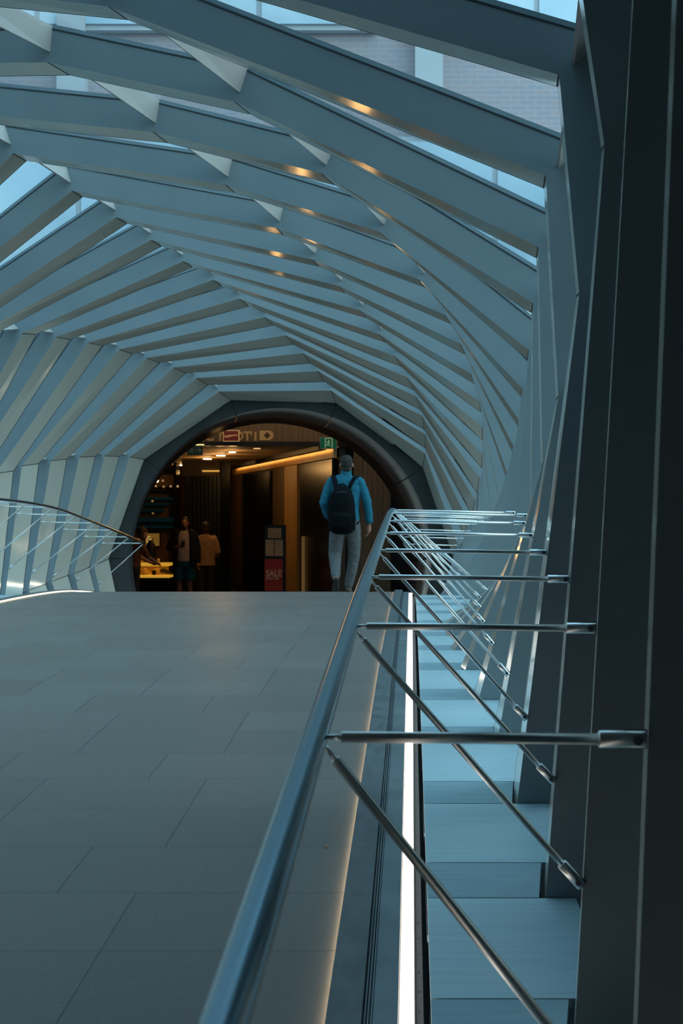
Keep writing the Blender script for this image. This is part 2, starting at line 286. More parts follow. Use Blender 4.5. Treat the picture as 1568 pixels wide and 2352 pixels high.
ordn = ['', 'first', 'second', 'third', 'fourth', 'fifth', 'sixth', 'seventh', 'eighth', 'ninth', 'tenth', 'eleventh', 'twelfth', 'thirteenth', 'fourteenth', 'fifteenth', 'sixteenth', 'seventeenth', 'eighteenth', 'nineteenth', 'twentieth', 'twenty-first', 'twenty-second']
for S in range(SMIN, SMAX + 1):
    nth = SMAX + 1 - S
    lab = ('grey faceted rib frame touching the wall around the round opening' if nth == 1 else
           'grey faceted rib frame with polished inner edge, %s from the round opening' % ordn[nth])
    d = depth(S); root = thing('rib_frame', lab, 'frame', (XC, d, EYE - 1.2), 0, 'faceted rib frames of the tunnel')
    inv = Matrix.Translation(-root.location)
    F = ring(S); B, db = back_ring(S); FO = offset(F, HGT); BO = offset(B, HGT)
    FI = offset(F, .004); BI = offset(B, .004)
    n = len(F)
    bm = bmesh.new()                                    # painted web: front, back and outer faces
    for i in range(n - 1):
        quad(bm, (P(F[i], d), P(F[i + 1], d), P(FO[i + 1], d), P(FO[i], d)))
        quad(bm, (P(B[i], db), P(BO[i], db), P(BO[i + 1], db), P(B[i + 1], db)))
        quad(bm, (P(FO[i], d), P(FO[i + 1], d), P(BO[i + 1], db), P(BO[i], db)))
        quad(bm, (P(FI[i], d + .004), P(FI[i + 1], d + .004), P(BI[i + 1], db), P(BI[i], db)))
    bmesh.ops.transform(bm, matrix=inv, verts=bm.verts)
    bmesh.ops.remove_doubles(bm, verts=bm.verts, dist=.0005)
    obj('web', bm, M_WEB, root)
    bm = bmesh.new()                                    # polished inner strip with black seams
    for i in range(n - 1):
        t = (F[i + 1] - F[i]).normalized() * .005
        a, b2 = F[i] + t, F[i + 1] - t; a2, b3 = B[i] + t, B[i + 1] - t
        k = .958
        a2 = a + (a2 - a) * k; b3 = b2 + (b3 - b2) * k
        quad(bm, (P(a, d), P(b2, d), P(b3, d + (db - d) * k), P(a2, d + (db - d) * k)))
    bmesh.ops.transform(bm, matrix=inv, verts=bm.verts)
    obj('soffit', bm, M_SOF, root)
    bm = bmesh.new()
    FG = offset(F, .002); BG = offset(B, .002)
    for i in range(n - 1):
        quad(bm, (P(FG[i], d + .002), P(FG[i + 1], d + .002), P(BG[i + 1], db), P(BG[i], db)))
    for i in range(n - 1):
        BG2 = offset(B, .014)
        quad(bm, (P(BG[i], db + .001), P(BG[i + 1], db + .001), P(BG2[i + 1], db + .001), P(BG2[i], db + .001)))
    bmesh.ops.transform(bm, matrix=inv, verts=bm.verts)
    obj('gasket', bm, M_GAP, root)
    if S > SMIN:                                        # fins and panes back to the rib nearer the camera
        pB, pdb = back_ring(S - 1)
        f0 = offset(F, .05); f1 = offset(F, HGT - .01); q0 = offset(pB, .05); q1 = offset(pB, HGT - .01)
        for i in range(1, n - 1):
            e = (F[i + 1] - F[i - 1]).normalized() * .006
            bm = bmesh.new()
            hexa(bm, (P(f0[i] - e, d), P(f0[i] + e, d), P(q0[i] + e, pdb), P(q0[i] - e, pdb),
                      P(f1[i] - e, d), P(f1[i] + e, d), P(q1[i] + e, pdb), P(q1[i] - e, pdb)))
            bmesh.ops.transform(bm, matrix=inv, verts=bm.verts)
            obj('fin', bm, M_FIN, root)
        g0 = offset(F, HGLASS); h0 = offset(pB, HGLASS)
        for i in range(n - 1):
            bm = bmesh.new(); m = 5
            rows = []
            for a in range(m + 1):
                u = a / m
                pa = P(g0[i].lerp(g0[i + 1], u), d); pb = P(h0[i].lerp(h0[i + 1], u), pdb)
                rows.append([bm.verts.new(pa.lerp(pb, v / 2)) for v in range(3)])
            for a in range(m):
                for v in range(2): bm.faces.new((rows[a][v], rows[a + 1][v], rows[a + 1][v + 1], rows[a][v + 1]))
            bmesh.ops.transform(bm, matrix=inv, verts=bm.verts)
            go_ = obj('glass_pane', bm, M_GLASS, root)
            sm = go_.modifiers.new('thickness', 'SOLIDIFY'); sm.thickness = .012; sm.offset = 0
        bm = bmesh.new()                                # black bead where the panes meet the rib
        gb0 = offset(F, HGLASS - .006)
        for i in range(n - 1):
            quad(bm, (P(gb0[i], d - .003), P(gb0[i + 1], d - .003), P(g0[i + 1], d - .003), P(g0[i], d - .003)))
            quad(bm, (P(gb0[i], d - .003), P(gb0[i + 1], d - .003), P(gb0[i + 1], d), P(gb0[i], d)))
        bmesh.ops.transform(bm, matrix=inv, verts=bm.verts)
        obj('glazing_bead', bm, M_GAP, root)

def wall_x(S, z, side=1):
    """x of a rib's inner front edge at height z"""
    F = ring(S)
    best = None
    for a, b in zip(F, F[1:]):
        if (a.y - z) * (b.y - z) <= 0 and abs(a.y - b.y) > 1e-6:
            x = a.x + (b.x - a.x) * (z - a.y) / (b.y - a.y)
            if best is None or (x > best if side > 0 else x < best): best = x
    return best

# ------------------------------------------------------------------ deck, kerbs, gutters, light strips
def strip(bm, x0, x1, dz0, dz1, d0, d1, step=.5, side=1, mi=0):
    """a long bar following the hump; x given for the right side and mirrored for the left"""
    if side < 0: x0, x1 = 2 * XC - x1, 2 * XC - x0
    n = max(1, int((d1 - d0) / step)); prev = None
    for i in range(n + 1):
        d = d0 + (d1 - d0) * i / n; z = zdeck(d) + EYE
        cur = [bm.verts.new((x0, d, z + dz0)), bm.verts.new((x1, d, z + dz0)), bm.verts.new((x1, d, z + dz1)), bm.verts.new((x0, d, z + dz1))]
        if prev:
            for k in range(4): bm.faces.new((prev[k], prev[(k + 1) % 4], cur[(k + 1) % 4], cur[k])).material_index = mi
        else: bm.faces.new(cur[::-1]).material_index = mi
        prev = cur
    bm.faces.new(prev).material_index = mi
DA, DB = -1.6, 20.1
bm = bmesh.new(); strip(bm, 2 * XC + .178, -.178, -.25, 0, DA, DB, .25)
fl = obj('floor', bm, M_FLOOR); tag(fl, kind='structure')
for side, nm in ((1, 'right'), (-1, 'left')):
    bm = bmesh.new(); strip(bm, -.178, -.104, -.25, .022, DA, DB, .25, side); k = obj('trim_1' if side > 0 else 'trim_2', bm, M_KERB); tag(k, kind='structure')
    # drain cover: two plates with dark slots between
    root = thing('drain_cover', 'long slotted metal drain cover along the %s edge of the walkway' % nm, 'drain', (XC, 0, 0), 0)
    inv = Matrix.Translation(-root.location)
    def part(name, x0, x1, z0, z1, m, d0=DA, d1=DB, step=.5):
        b_ = bmesh.new(); strip(b_, x0, x1, z0, z1, d0, d1, step, side); bmesh.ops.transform(b_, matrix=inv, verts=b_.verts)
        return obj(name, b_, m, root)
    part('slot_bed', -.104, -.082, -.06, -.006, M_DARK)
    b_ = bmesh.new()
    for q in range(3): strip(b_, -.1025 + q * .0068 + .0020, -.1025 + q * .0068 + .0052, -.03, 0, DA, DB, .5, side)
    bmesh.ops.transform(b_, matrix=inv, verts=b_.verts); obj('slot_bar', b_, M_PLATE, root)
    dd = DA
    while dd < DB - .1:
        e = min(dd + 1.498, DB); part('cover_plate', -.082, -.029, -.06, 0, M_PLATE, dd, e); dd += 1.5
    ls = thing('light_strip', 'glowing warm white linear light strip in the %s gutter' % nm, 'light', (XC, 0, 0), 0, 'gutter light strips')
    inv = Matrix.Translation(-ls.location); root = ls
    part('housing', -.029, .008, -.09, -.04, M_BLACKMET)
    dd = DA
    while dd < DB - .1:
        e = min(dd + .898, DB); part('diffuser', -.0262, .0055, -.04, -.012, M_LED, dd, e, .3); dd += .9
    tp = thing('light_tape', 'thin warm light tape at the foot of the %s kerb washing the paving' % nm, 'light', (XC, 0, 0), 0)
    inv = Matrix.Translation(-tp.location); root = tp
    part('tape', -.1795, -.178, .004, .012, M_LED2, DA, DB, .25)
    edge = thing('perforated_edge_strip', 'narrow perforated metal strip outside the %s light strip' % nm, 'edging', (XC, 0, 0), 0)
    inv = Matrix.Translation(-edge.location); root = edge
    part('strip', .0085, .0265, -.12, -.055, M_PERF)
    b_ = bmesh.new(); x = .0175 if side > 0 else 2 * XC - .0175
    dd = 1.6
    while dd < 19:
        z = zdeck(dd) + EYE - .0545
        vs_ = [b_.verts.new((x + .0022 * math.cos(a * math.pi / 4), dd + .006 * math.sin(a * math.pi / 4), z)) for a in range(8)]
        b_.faces.new(vs_); dd += .115
    bmesh.ops.transform(b_, matrix=inv, verts=b_.verts); obj('hole_row', b_, M_DARK, edge)
    bm = bmesh.new(); strip(bm, .0265, .042, -.3, -.14, DA, DB, .5, side); tag(obj('trim_3' if side > 0 else 'trim_4', bm, M_DARK), kind='structure')

# brushed panels between the gutter and the ribs
def zpan(d): return zdeck(d) - .012 if d < 6 else zdeck(d) - .012 - .022 * min((d - 6) / 4, 1)
for side in (1, -1):
    for S in range(-3 if side > 0 else 0, SMAX):
        d = depth(S); d1 = depth(S + 1); z = zpan(d); z1 = zpan(d1); zm = zpan(d + TAU)
        if side > 0:
            xi = .042; w0 = wall_x(S, z) - .006; sh = shift(S).x; w1 = w0 + .13
        else:
            xi = 2 * XC - .042; w0 = wall_x(S, z, -1) + .006; sh = shift(S).x; w1 = w0 - .13
        nth = S + 4
        root = thing('gutter_panel', 'pale metal panel right of the %s light strip, %s from the round opening' % ('right' if side > 0 else 'left', ordn[SMAX - S]) if side > 0 else 'pale metal panel outside the left light strip, %s from the round opening' % ordn[SMAX - S], 'panel', (xi, d, z + EYE), 0, 'metal panels along the gutters')
        inv = Matrix.Translation(-root.location)
        bm = bmesh.new(); g_ = .004
        hexa(bm, [Vector(p) for p in ((xi, d + TAU + g_, zm + EYE - .02), (w1, d + TAU + g_, zm + EYE - .02), (w1, d1 - g_, z1 + EYE - .02), (xi, d1 - g_, z1 + EYE - .02),
                  (xi, d + TAU + g_, zm + EYE), (w1, d + TAU + g_, zm + EYE), (w1, d1 - g_, z1 + EYE), (xi, d1 - g_, z1 + EYE))])
        bmesh.ops.transform(bm, matrix=inv, verts=bm.verts); obj('plate', bm, M_PANEL, root)
        bm = bmesh.new(); s = .012 if side > 0 else -.012; lo = .0
        hexa(bm, [Vector(p) for p in ((xi, d + g_, z + EYE - .03), (w0 - s, d + g_, z + EYE - .03), (w0 + sh - s, d + TAU - g_, zm + EYE - .03), (xi, d + TAU - g_, zm + EYE - .03),
                  (xi, d + g_, z + EYE - lo), (w0 - s, d + g_, z + EYE - lo), (w0 + sh - s, d + TAU - g_, zm + EYE - lo), (xi, d + TAU - g_, zm + EYE - lo))])
        bmesh.ops.transform(bm, matrix=inv, verts=bm.verts); obj('joint_strip', bm, M_PANELJ, root)
        bm = bmesh.new(); a, b2 = min(xi, w0 - .02), max(xi, w0 + .02)
        box(bm, (a, d, z + EYE - .10), (b2, d1, z + EYE - .07)); bmesh.ops.transform(bm, matrix=inv, verts=bm.verts); obj('tray', bm, M_DARK, root)

# ------------------------------------------------------------------ railings
def rod_mesh(p0, p1, r, stub=.020, nseg=14):
    bm = bmesh.new(); p0 = Vector(p0); p1 = Vector(p1); t = (p1 - p0).normalized()
    tube(bm, (p0, p0 + t * (stub + .004)), r * .48, 10)
    tube(bm, (p0 + t * stub, p0 + t * (stub + .001), p1 - t * .05), (r * .92, r, r), nseg)
    return bm
for side, nm in ((1, 'right'), (-1, 'left')):
    xr = XR_RAIL if side > 0 else XL_RAIL
    s = 1 if side > 0 else -1
    root = thing('railing', 'tubular steel handrail on the %s with rods reaching out to the rib frames' % nm, 'railing', (xr, 0, EYE - .5), 0)
    inv = Matrix.Translation(-root.location)
    pts = []; d = -1.5 if side > 0 else 1.0
    end = 19.9
    while d <= end: pts.append((xr, d, zrail(d, side) + EYE)); d += .2
    bm = bmesh.new(); tube(bm, pts, .0155, 20); bmesh.ops.transform(bm, matrix=inv, verts=bm.verts)
    hr = obj('handrail', bm, M_STEEL_D, root, smooth=True)
    bm = bmesh.new(); tube(bm, [(xr + s * .0125, p[1], p[2] - .008) for p in pts], .0042, 8); bmesh.ops.transform(bm, matrix=inv, verts=bm.verts)
    obj('fixing_bead', bm, M_STEEL, hr, smooth=True)
    for S in range(-2 if side > 0 else 2, SMAX + 1):
        d = depth(S) - .004; zr = zrail(depth(S), side)
        drop = interp([(-4, .0), (4, .012), (10, .03), (16, .022)], S) if side > 0 else interp([(0, .0), (12, -.03), (16, .0)], S) * -1 * -.6
        zu = zr - drop
        dl = interp([(-4, .45), (-2, .49), (-1, .511), (0, .55), (1, .574), (4, .605), (8, .62), (16, .58)], S)
        for up in (True, False):
            zc = zu if up else zr - dl
            xw = wall_x(S, zc, side)
            if xw is None: continue
            p0 = Vector((xr + s * .014, d, zr + EYE - (.0 if up else .012))); p1 = Vector((xw - s * .003, d, zc + EYE))
            t = (p1 - p0).normalized(); r = .0072 if up else .0068
            bm = rod_mesh(p0, p1, r); bmesh.ops.transform(bm, matrix=inv, verts=bm.verts)
            rod = obj('rod', bm, M_STEEL, root, smooth=True)
            for p in rod.data.polygons:
                if len(p.vertices) > 4: p.use_smooth = False
            bm = bmesh.new(); q = p1 - t * .060
            tube(bm, (q, q + t * .0015, p1 - t * .0015, p1), (.0096, .0108, .0108, .0098), 18)
            bmesh.ops.transform(bm, matrix=inv, verts=bm.verts); cl = obj('clevis', bm, M_STEEL, rod, smooth=True)
            for p in cl.data.polygons:
                if len(p.vertices) > 4: p.use_smooth = False
            bm = bmesh.new(); c = p1 - t * .012
            tube(bm, (c + Vector((0, -.0118, 0)), c + Vector((0, .0118, 0))), .0058, 14); bmesh.ops.transform(bm, matrix=inv, verts=bm.verts)
            obj('bolt', bm, M_BOLT, rod)
            bm = bmesh.new()
            a = p1 - t * .028; sd = Vector((t.z, 0, -t.x)) * .0118
            hexa(bm, (a - sd + Vector((0, .0005, 0)), p1 + t * .001 - sd, p1 + t * .001 - sd + Vector((0, .004, 0)), a - sd + Vector((0, .004, 0)),
                      a + sd + Vector((0, .0005, 0)), p1 + t * .001 + sd, p1 + t * .001 + sd + Vector((0, .004, 0)), a + sd + Vector((0, .004, 0))))
            bmesh.ops.transform(bm, matrix=inv, verts=bm.verts); obj('lug', bm, M_BLACKMET, rod)

# ------------------------------------------------------------------ far wall with the round opening
DW = 20.10; OC = Vector((-1.885, -.71)); OR = 2.17; IC = Vector((-2.13, -.79)); IR = 2.087; DI = 21.0
B16, db16 = back_ring(SMAX)
poly_all = offset(B16, .9)
bm = bmesh.new(); NA = 180
def ray_poly(c, ang, poly):
    dv = Vector((math.cos(ang), math.sin(ang))); best = 6.0
    for a, b in zip(poly, poly[1:]):
        e = b - a; den = dv.x * e.y - dv.y * e.x
        if abs(den) < 1e-9: continue
        t = ((a.x - c.x) * e.y - (a.y - c.y) * e.x) / den; u = ((a.x - c.x) * dv.y - (a.y - c.y) * dv.x) / den
        if t > 0 and 0 <= u <= 1: best = min(best, t)
    return best
cang = sorted([math.atan2(p.y - OC.y, p.x - OC.x) for p in B16[1:-1]])
def on_ring(a, rad): return Vector((OC.x + rad * math.cos(a), OC.y + rad * math.sin(a)))
for j in range(len(cang)):
    a0 = cang[j]; a1 = cang[(j + 1) % len(cang)]
    if a1 <= a0: a1 += 2 * math.pi
    n = max(2, int((a1 - a0) / .06)); gap = .0016
    prev = None
    for i in range(n + 1):
        a = lerp(a0 + gap, a1 - gap, i / n); ro = min(ray_poly(OC, a, poly_all), 4.2)
        cur = [bm.verts.new(P(on_ring(a, r), dd)) for r, dd in ((OR, DW), (ro, DW), (ro, DW + .15), (OR, DW + .15))]
        if prev:
            for k in range(4): bm.faces.new((prev[k], prev[(k + 1) % 4], cur[(k + 1) % 4], cur[k]))
        else: bm.faces.new(cur)
        prev = cur
    bm.faces.new(prev[::-1])
tag(obj('wall_far', bm, M_PORTAL), kind='structure')
# bronze bull-nosed reveal
prof = [(0.0, 0.0), (.003, -.02), (.012, -.04), (.03, -.062), (.06, -.082), (.11, -.10), (.2, -.108), (.32, -.10), (.5, -.065), (.75, -.02), (1, 0)]
rev = thing('opening_reveal', 'rounded bronze and black reveal lining the round opening', 'reveal', (OC.x, DW, EYE + OC.y), 0)
inv = Matrix.Translation(-rev.location)
def reveal(name, i0, i1, m, segs):
    bm = bmesh.new()
    for a0, a1 in segs:
        n = max(2, int((a1 - a0) / .05)); prev = None
        for i in range(n + 1):
            a = lerp(a0 + .004, a1 - .004, i / n); cur = []
            for t, b in prof[i0:i1]:
                c = OC.lerp(IC, t); r = lerp(OR, IR, t) + b * max(0, math.cos(a - .55)) ** .6
                cur.append(bm.verts.new((c.x + r * math.cos(a), lerp(DW - .01, DI, t), EYE + c.y + r * math.sin(a))))
            if prev:
                for k in range(len(cur) - 1): bm.faces.new((prev[k], prev[k + 1], cur[k + 1], cur[k]))
            prev = cur
    bmesh.ops.transform(bm, matrix=inv, verts=bm.verts)
    return obj(name, bm, m, rev, smooth=True)
segs = [(cang[j], cang[j + 1] if j + 1 < len(cang) else cang[0] + 2 * math.pi) for j in range(len(cang))]
reveal('bronze_lining', 0, 8, M_BRONZE, segs)
reveal('inner_lining', 7, 11, M_BLACKMET, [(0, math.pi), (math.pi, 2 * math.pi)])

# ------------------------------------------------------------------ buildings the bridge spans between, street below, added light blockers
M_FACADE = mat('facade_stone', (.3, .28, .3), .6)
def facade_mat(m):
    b = m.node_tree.nodes['Principled BSDF']
    t = N(m, 'ShaderNodeTexCoord'); br = N(m, 'ShaderNodeTexBrick'); mpn = N(m, 'ShaderNodeMapping')
    mpn.inputs['Rotation'].default_value = (math.radians(90), 0, 0)
    L(m, t.outputs['Object'], mpn.inputs[0]); L(m, mpn.outputs[0], br.inputs['Vector'])
    br.inputs['Scale'].default_value = 1; br.inputs['Brick Width'].default_value = .24; br.inputs['Row Height'].default_value = .075
    br.inputs['Mortar Size'].default_value = .006
    br.inputs['Color1'].default_value = (.40, .32, .32, 1); br.inputs['Color2'].default_value = (.34, .31, .34, 1); br.inputs['Mortar'].default_value = (.42, .40, .42, 1)
    L(m, br.outputs['Color'], b.inputs['Base Color'])
facade_mat(M_FACADE)
M_FGLASS = noise_mix(mat('facade_glazing', (.2, .35, .45), .25, .0), (.36, .52, .62), (.58, .72, .80), .6, stretch=(1, 1, 1))
M_PIER = mat('facade_pier', (.48, .50, .52), .6)
bm = bmesh.new()
box(bm, (-16, DW + .16, EYE + 3.0), (14, DW + .9, EYE + 16)); box(bm, (-16, DW + .16, EYE - 8), (-5.6, DW + .9, EYE + 3.0)); box(bm, (2.3, DW + .16, EYE - 8), (14, DW + .9, EYE + 3.0))
box(bm, (-5.6, DW + .16, EYE - 8), (2.3, DW + .9, EYE - 3.6))
tag(obj('wall_facade', bm, M_FACADE), kind='structure')
def facade_window(k, x0, x1, z0, z1):
    bm = bmesh.new(); box(bm, (x0 - .08, DW + .02, z0 - .08), (x1 + .08, DW + .18, z1 + .08))
    o = obj('window_%d' % k, bm, M_PIER); tag(o, kind='structure')
    bm = bmesh.new(); n = max(1, int((x1 - x0) / 1.5)); w_ = (x1 - x0) / n
    for i in range(n): box(bm, (x0 + i * w_ + .04, DW - .02, z0), (x0 + (i + 1) * w_ - .04, DW + .03, z1))
    obj('pane', bm, M_FGLASS, o)
facade_window(1, -15.5, -7.5, EYE + 3.4, EYE + 5.0)
facade_window(2, -7.0, -2.6, EYE + 3.5, EYE + 5.3)
facade_window(3, -2.2, 4.6, EYE + 3.5, EYE + 5.3)
facade_window(4, -7.0, -.6, EYE + 7.0, EYE + 9.4)
facade_window(5, -.1, 5.6, EYE + 7.0, EYE + 9.4)
facade_window(6, 5.4, 12, EYE + 3.5, EYE + 5.3)
bm = bmesh.new()
for i in range(6): box(bm, (-15.4 + i * 5.15, DW - .08, EYE + 5.4), (-15.0 + i * 5.15, DW + .16, EYE + 16))
tag(obj('trim_5', bm, M_PIER), kind='structure')
M_NEAR = noise_mix(mat('near_building', (.05, .06, .07), .6), (.040, .062, .074), (.052, .078, .092), 1.5)
bm = bmesh.new(); box(bm, (-16, -2.2, EYE - 8), (14, -1.7, EYE + 8)); tag(obj('wall_near', bm, M_NEAR), kind='structure')
bm = bmesh.new(); box(bm, (1.15, -1.7, EYE - 8), (1.65, 5.0, EYE + 10)); tag(obj('wall_right', bm, M_NEAR), kind='structure')  # added unseen blocker, keeps side light off the near ribs
bm = bmesh.new(); box(bm, (-8, -1.7, EYE + 2.9), (1.15, 3.4, EYE + 3.2)); tag(obj('ceiling', bm, M_NEAR), kind='structure')  # added unseen canopy that darkens the first bays
bm = bmesh.new(); box(bm, (-40, -20, EYE - 8.2), (40, 60, EYE - 8.0)); tag(obj('ground', bm, mat('pale_paving', (.30, .30, .29), .8)), kind='structure')

# ------------------------------------------------------------------ the shop beyond the opening
def W(x, y, d): return Vector(((x - 945) * d / 3200, d, EYE + (1170 - y) * d / 3200))
ZF = EYE - 1.87; ZC = EYE + 1.04
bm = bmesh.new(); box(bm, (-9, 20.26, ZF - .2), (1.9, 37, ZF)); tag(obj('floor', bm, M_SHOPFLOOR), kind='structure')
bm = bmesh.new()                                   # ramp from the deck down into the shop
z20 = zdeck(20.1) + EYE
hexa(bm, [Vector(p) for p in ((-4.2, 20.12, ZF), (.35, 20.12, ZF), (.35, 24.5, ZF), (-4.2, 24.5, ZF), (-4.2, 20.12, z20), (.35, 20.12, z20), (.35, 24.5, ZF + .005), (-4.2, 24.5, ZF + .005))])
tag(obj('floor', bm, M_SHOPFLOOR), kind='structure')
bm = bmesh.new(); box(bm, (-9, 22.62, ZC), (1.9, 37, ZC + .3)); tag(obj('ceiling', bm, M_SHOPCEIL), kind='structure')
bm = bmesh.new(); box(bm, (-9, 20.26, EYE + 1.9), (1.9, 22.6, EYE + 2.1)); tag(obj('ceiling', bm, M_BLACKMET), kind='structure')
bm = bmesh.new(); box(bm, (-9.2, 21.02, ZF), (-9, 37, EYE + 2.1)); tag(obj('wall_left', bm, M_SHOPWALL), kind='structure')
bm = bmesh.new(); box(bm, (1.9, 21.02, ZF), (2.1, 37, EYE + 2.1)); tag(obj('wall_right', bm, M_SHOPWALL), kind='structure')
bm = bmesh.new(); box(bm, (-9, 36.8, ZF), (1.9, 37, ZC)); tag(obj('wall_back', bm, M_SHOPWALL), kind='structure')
bm = bmesh.new()
for x0, x1 in ((-9, -4.6), (.55, 1.9)): box(bm, (x0, 20.9, ZF), (x1, 21.0, EYE + 2.1))
tag(obj('wall_front', bm, M_BLACKMET), kind='structure')
# fascia with faint lettering
fz0 = W(0, 1015, 22.5).z; fz1 = EYE + 1.9
bm = bmesh.new(); box(bm, (-7.5, 22.5, fz0), (1.9, 22.6, fz1)); fas = obj('trim_6', bm, M_WOOD); tag(fas, kind='structure')
bm = bmesh.new(); box(bm, (-7.5, 22.42, W(0, 1024, 22.42).z), (1.9, 22.62, fz0)); tag(obj('trim_7', bm, M_BLACKMET), kind='structure')
M_LET = mat('fascia_letter', (.34, .21, .09), .5, 0, (1.0, .58, .2), .05)
M_LETD = mat('fascia_letter_dark', (.03, .022, .015), .5)
def text_mesh(name, body, size, m, parent, loc, ext=.004, bold=0.0, sx=1.0):
    cu = bpy.data.curves.new(name, 'FONT'); cu.body = body; cu.size = size; cu.extrude = ext; cu.offset = bold; cu.align_x = 'CENTER'
    tmp = bpy.data.objects.new(name, cu); COL.objects.link(tmp)
    me = bpy.data.meshes.new_from_object(tmp.evaluated_get(C.evaluated_depsgraph_get()))
    bpy.data.objects.remove(tmp); bpy.data.curves.remove(cu)
    me.transform(Matrix.Rotation(math.radians(90), 4, 'X') @ Matrix.Diagonal((sx, 1, 1, 1)))
    o = link(name, me, m, parent); o.location = loc
    return o
def fl_(x, y): return W(x, y, 22.49)
for t, x, y, sz in (('C', 481, 1012, .20), ("'T", 503, 1012, .20), ('OT', 556, 1011, .20), ("'1", 584, 1012, .20)):
    text_mesh('lettering', t, sz, M_LET, fas, fl_(x, y), .004, .006)
for t, x, y, sz in (('J', 571, 971, .17), ('O', 600, 971, .17), ('S', 621, 971, .17), ('C', 642, 971, .17), ('O', 662, 971, .17)):
    text_mesh('lettering', t, sz, M_LETD, fas, fl_(x, y), .004, .008)
bm = bmesh.new(); a = W(596, 1011, 22.49); b_ = W(628, 989, 22.49); h = (b_.z - a.z) / 2; cy = a.z + h
pts = [(a.x, a.z), (b_.x - h, a.z)] + [(b_.x - h + h * math.cos(t), cy + h * math.sin(t)) for t in [(-math.pi / 2) + math.pi * i / 12 for i in range(13)]] + [(a.x, b_.z)]
f = bm.faces.new([bm.verts.new((x, 22.492, z)) for x, z in pts]); r_ = bmesh.ops.extrude_face_region(bm, geom=[f]); bmesh.ops.translate(bm, verts=[v for v in r_['geom'] if isinstance(v, bmesh.types.BMVert)], vec=(0, -.006, 0))
obj('lettering', bm, M_LET, fas)
bm = bmesh.new(); c = W(613, 1000, 22.48); q = .055
bmesh.ops.create_cone(bm, segments=4, radius1=q, radius2=q, depth=.006, cap_ends=True, matrix=Matrix.Translation((c.x, 22.484, c.z)) @ Matrix.Rotation(math.radians(90), 4, 'X'))
obj('lettering', bm, M_LETD, fas)

# signs
M_RED = mat('sign_red', (.14, .012, .012), .4, 0, (1, .08, .05), .012)
M_CREAM = mat('sign_cream', (.75, .55, .28), .5, 0, (1, .6, .25), .12)
M_GREEN = mat('exit_green', (.0, .10, .055), .4, 0, (.0, .45, .22), .035)
M_GREENW = mat('exit_pictogram', (.5, .75, .5), .5, 0, (.5, 1, .6), .10)
def sign_box(name, label, x0, y0, x1, y1, d, face, frame, cat='sign'):
    a = W(x0, y1, d); b = W(x1, y0, d); root = thing(name, label, cat, ((a.x + b.x) / 2, d, a.z), 0); inv = Matrix.Translation(-root.location)
    bm = bmesh.new(); box(bm, (a.x, d, a.z), (b.x, d + .06, b.z)); bmesh.ops.transform(bm, matrix=inv, verts=bm.verts); obj('housing', bm, frame, root)
    bm = bmesh.new(); e = .012; box(bm, (a.x + e, d - .006, a.z + e), (b.x - e, d, b.z - e)); bmesh.ops.transform(bm, matrix=inv, verts=bm.verts); obj('face', bm, face, root)
    return root, a, b, inv
root, a, b, inv = sign_box('hanging_sign', 'small red hanging sign with pale script lettering under the wooden fascia', 512, 988, 549, 1014, 22.3, M_RED, M_CREAM)
bm = bmesh.new(); n = 60; w_ = (b.x - a.x) - .05; hh = (b.z - a.z)
def scr(t):
    return Vector((a.x + .025 + w_ * (t + .018 * math.sin(t * 44)), 22.29, a.z + hh * (.42 + .16 * t + .09 * math.sin(t * 36) * (1 if t < .5 else .6))))
tube(bm, [scr(i / n) for i in range(n + 1)], .0055, 6); bmesh.ops.transform(bm, matrix=inv, verts=bm.verts); obj('script', bm, M_CREAM, root)
bm = bmesh.new(); tube(bm, (((a.x + b.x) / 2, 22.33, b.z), ((a.x + b.x) / 2, 22.33, EYE + 1.9)), .006, 8); bmesh.ops.transform(bm, matrix=inv, verts=bm.verts); obj('hanger', bm, M_BLACKMET, root)
def runner(bm, cx, cz, s, y):
    """running-figure pictogram of a way-out sign"""
    def bar(p, q, r): tube(bm, ((cx + p[0] * s, y, cz + p[1] * s), (cx + q[0] * s, y, cz + q[1] * s)), r * s, 6)
    ell(bm, (cx + .1 * s, y, cz + .78 * s), (.11 * s, .004, .11 * s), 10, 6)
    for p, q in (((.02, .58), (-.06, .2)), ((.02, .55), (.3, .45)), ((.02, .55), (-.3, .5)), ((-.06, .22), (.22, .0)), ((.22, .0), (.16, -.3)), ((-.06, .22), (-.2, -.1)), ((-.2, -.1), (-.42, -.16))): bar(p, q, .07)
root, a, b, inv = sign_box('exit_sign', 'green running figure exit sign above the walking man', 734, 1004, 774, 1031, 22.2, M_GREEN, M_PLATE, 'exit sign')
bm = bmesh.new(); cx = (a.x + b.x) / 2; cz = a.z + (b.z - a.z) * .36; runner(bm, cx, cz, .085, 22.192)
for (p, q) in (((-.05, -.05), (-.05, .1)), ((-.05, .1), (.06, .1)), ((.06, .1), (.06, -.05))): tube(bm, ((cx + p[0], 22.192, cz + p[1]), (cx + q[0], 22.192, cz + q[1])), .006, 6)
bmesh.ops.transform(bm, matrix=inv, verts=bm.verts); obj('pictogram', bm, M_GREENW, root)
bm = bmesh.new(); tube(bm, ((cx, 22.23, b.z), (cx, 22.23, EYE + 1.9)), .007, 8); bmesh.ops.transform(bm, matrix=inv, verts=bm.verts); obj('hanger', bm, M_BLACKMET, root)
M_GREEND = mat('exit_green_dim', (.0, .016, .012), .5, 0, (.0, .3, .2), .006)
root, a, b, inv = sign_box('exit_sign', 'dim green exit sign with a running figure and right arrow below the shop ceiling edge', 430, 1023, 465, 1045, 22.3, M_GREEND, M_BLACKMET, 'exit sign')
bm = bmesh.new(); cx = a.x + (b.x - a.x) * .3; cz = a.z + (b.z - a.z) * .38; runner(bm, cx, cz, .07, 22.292)
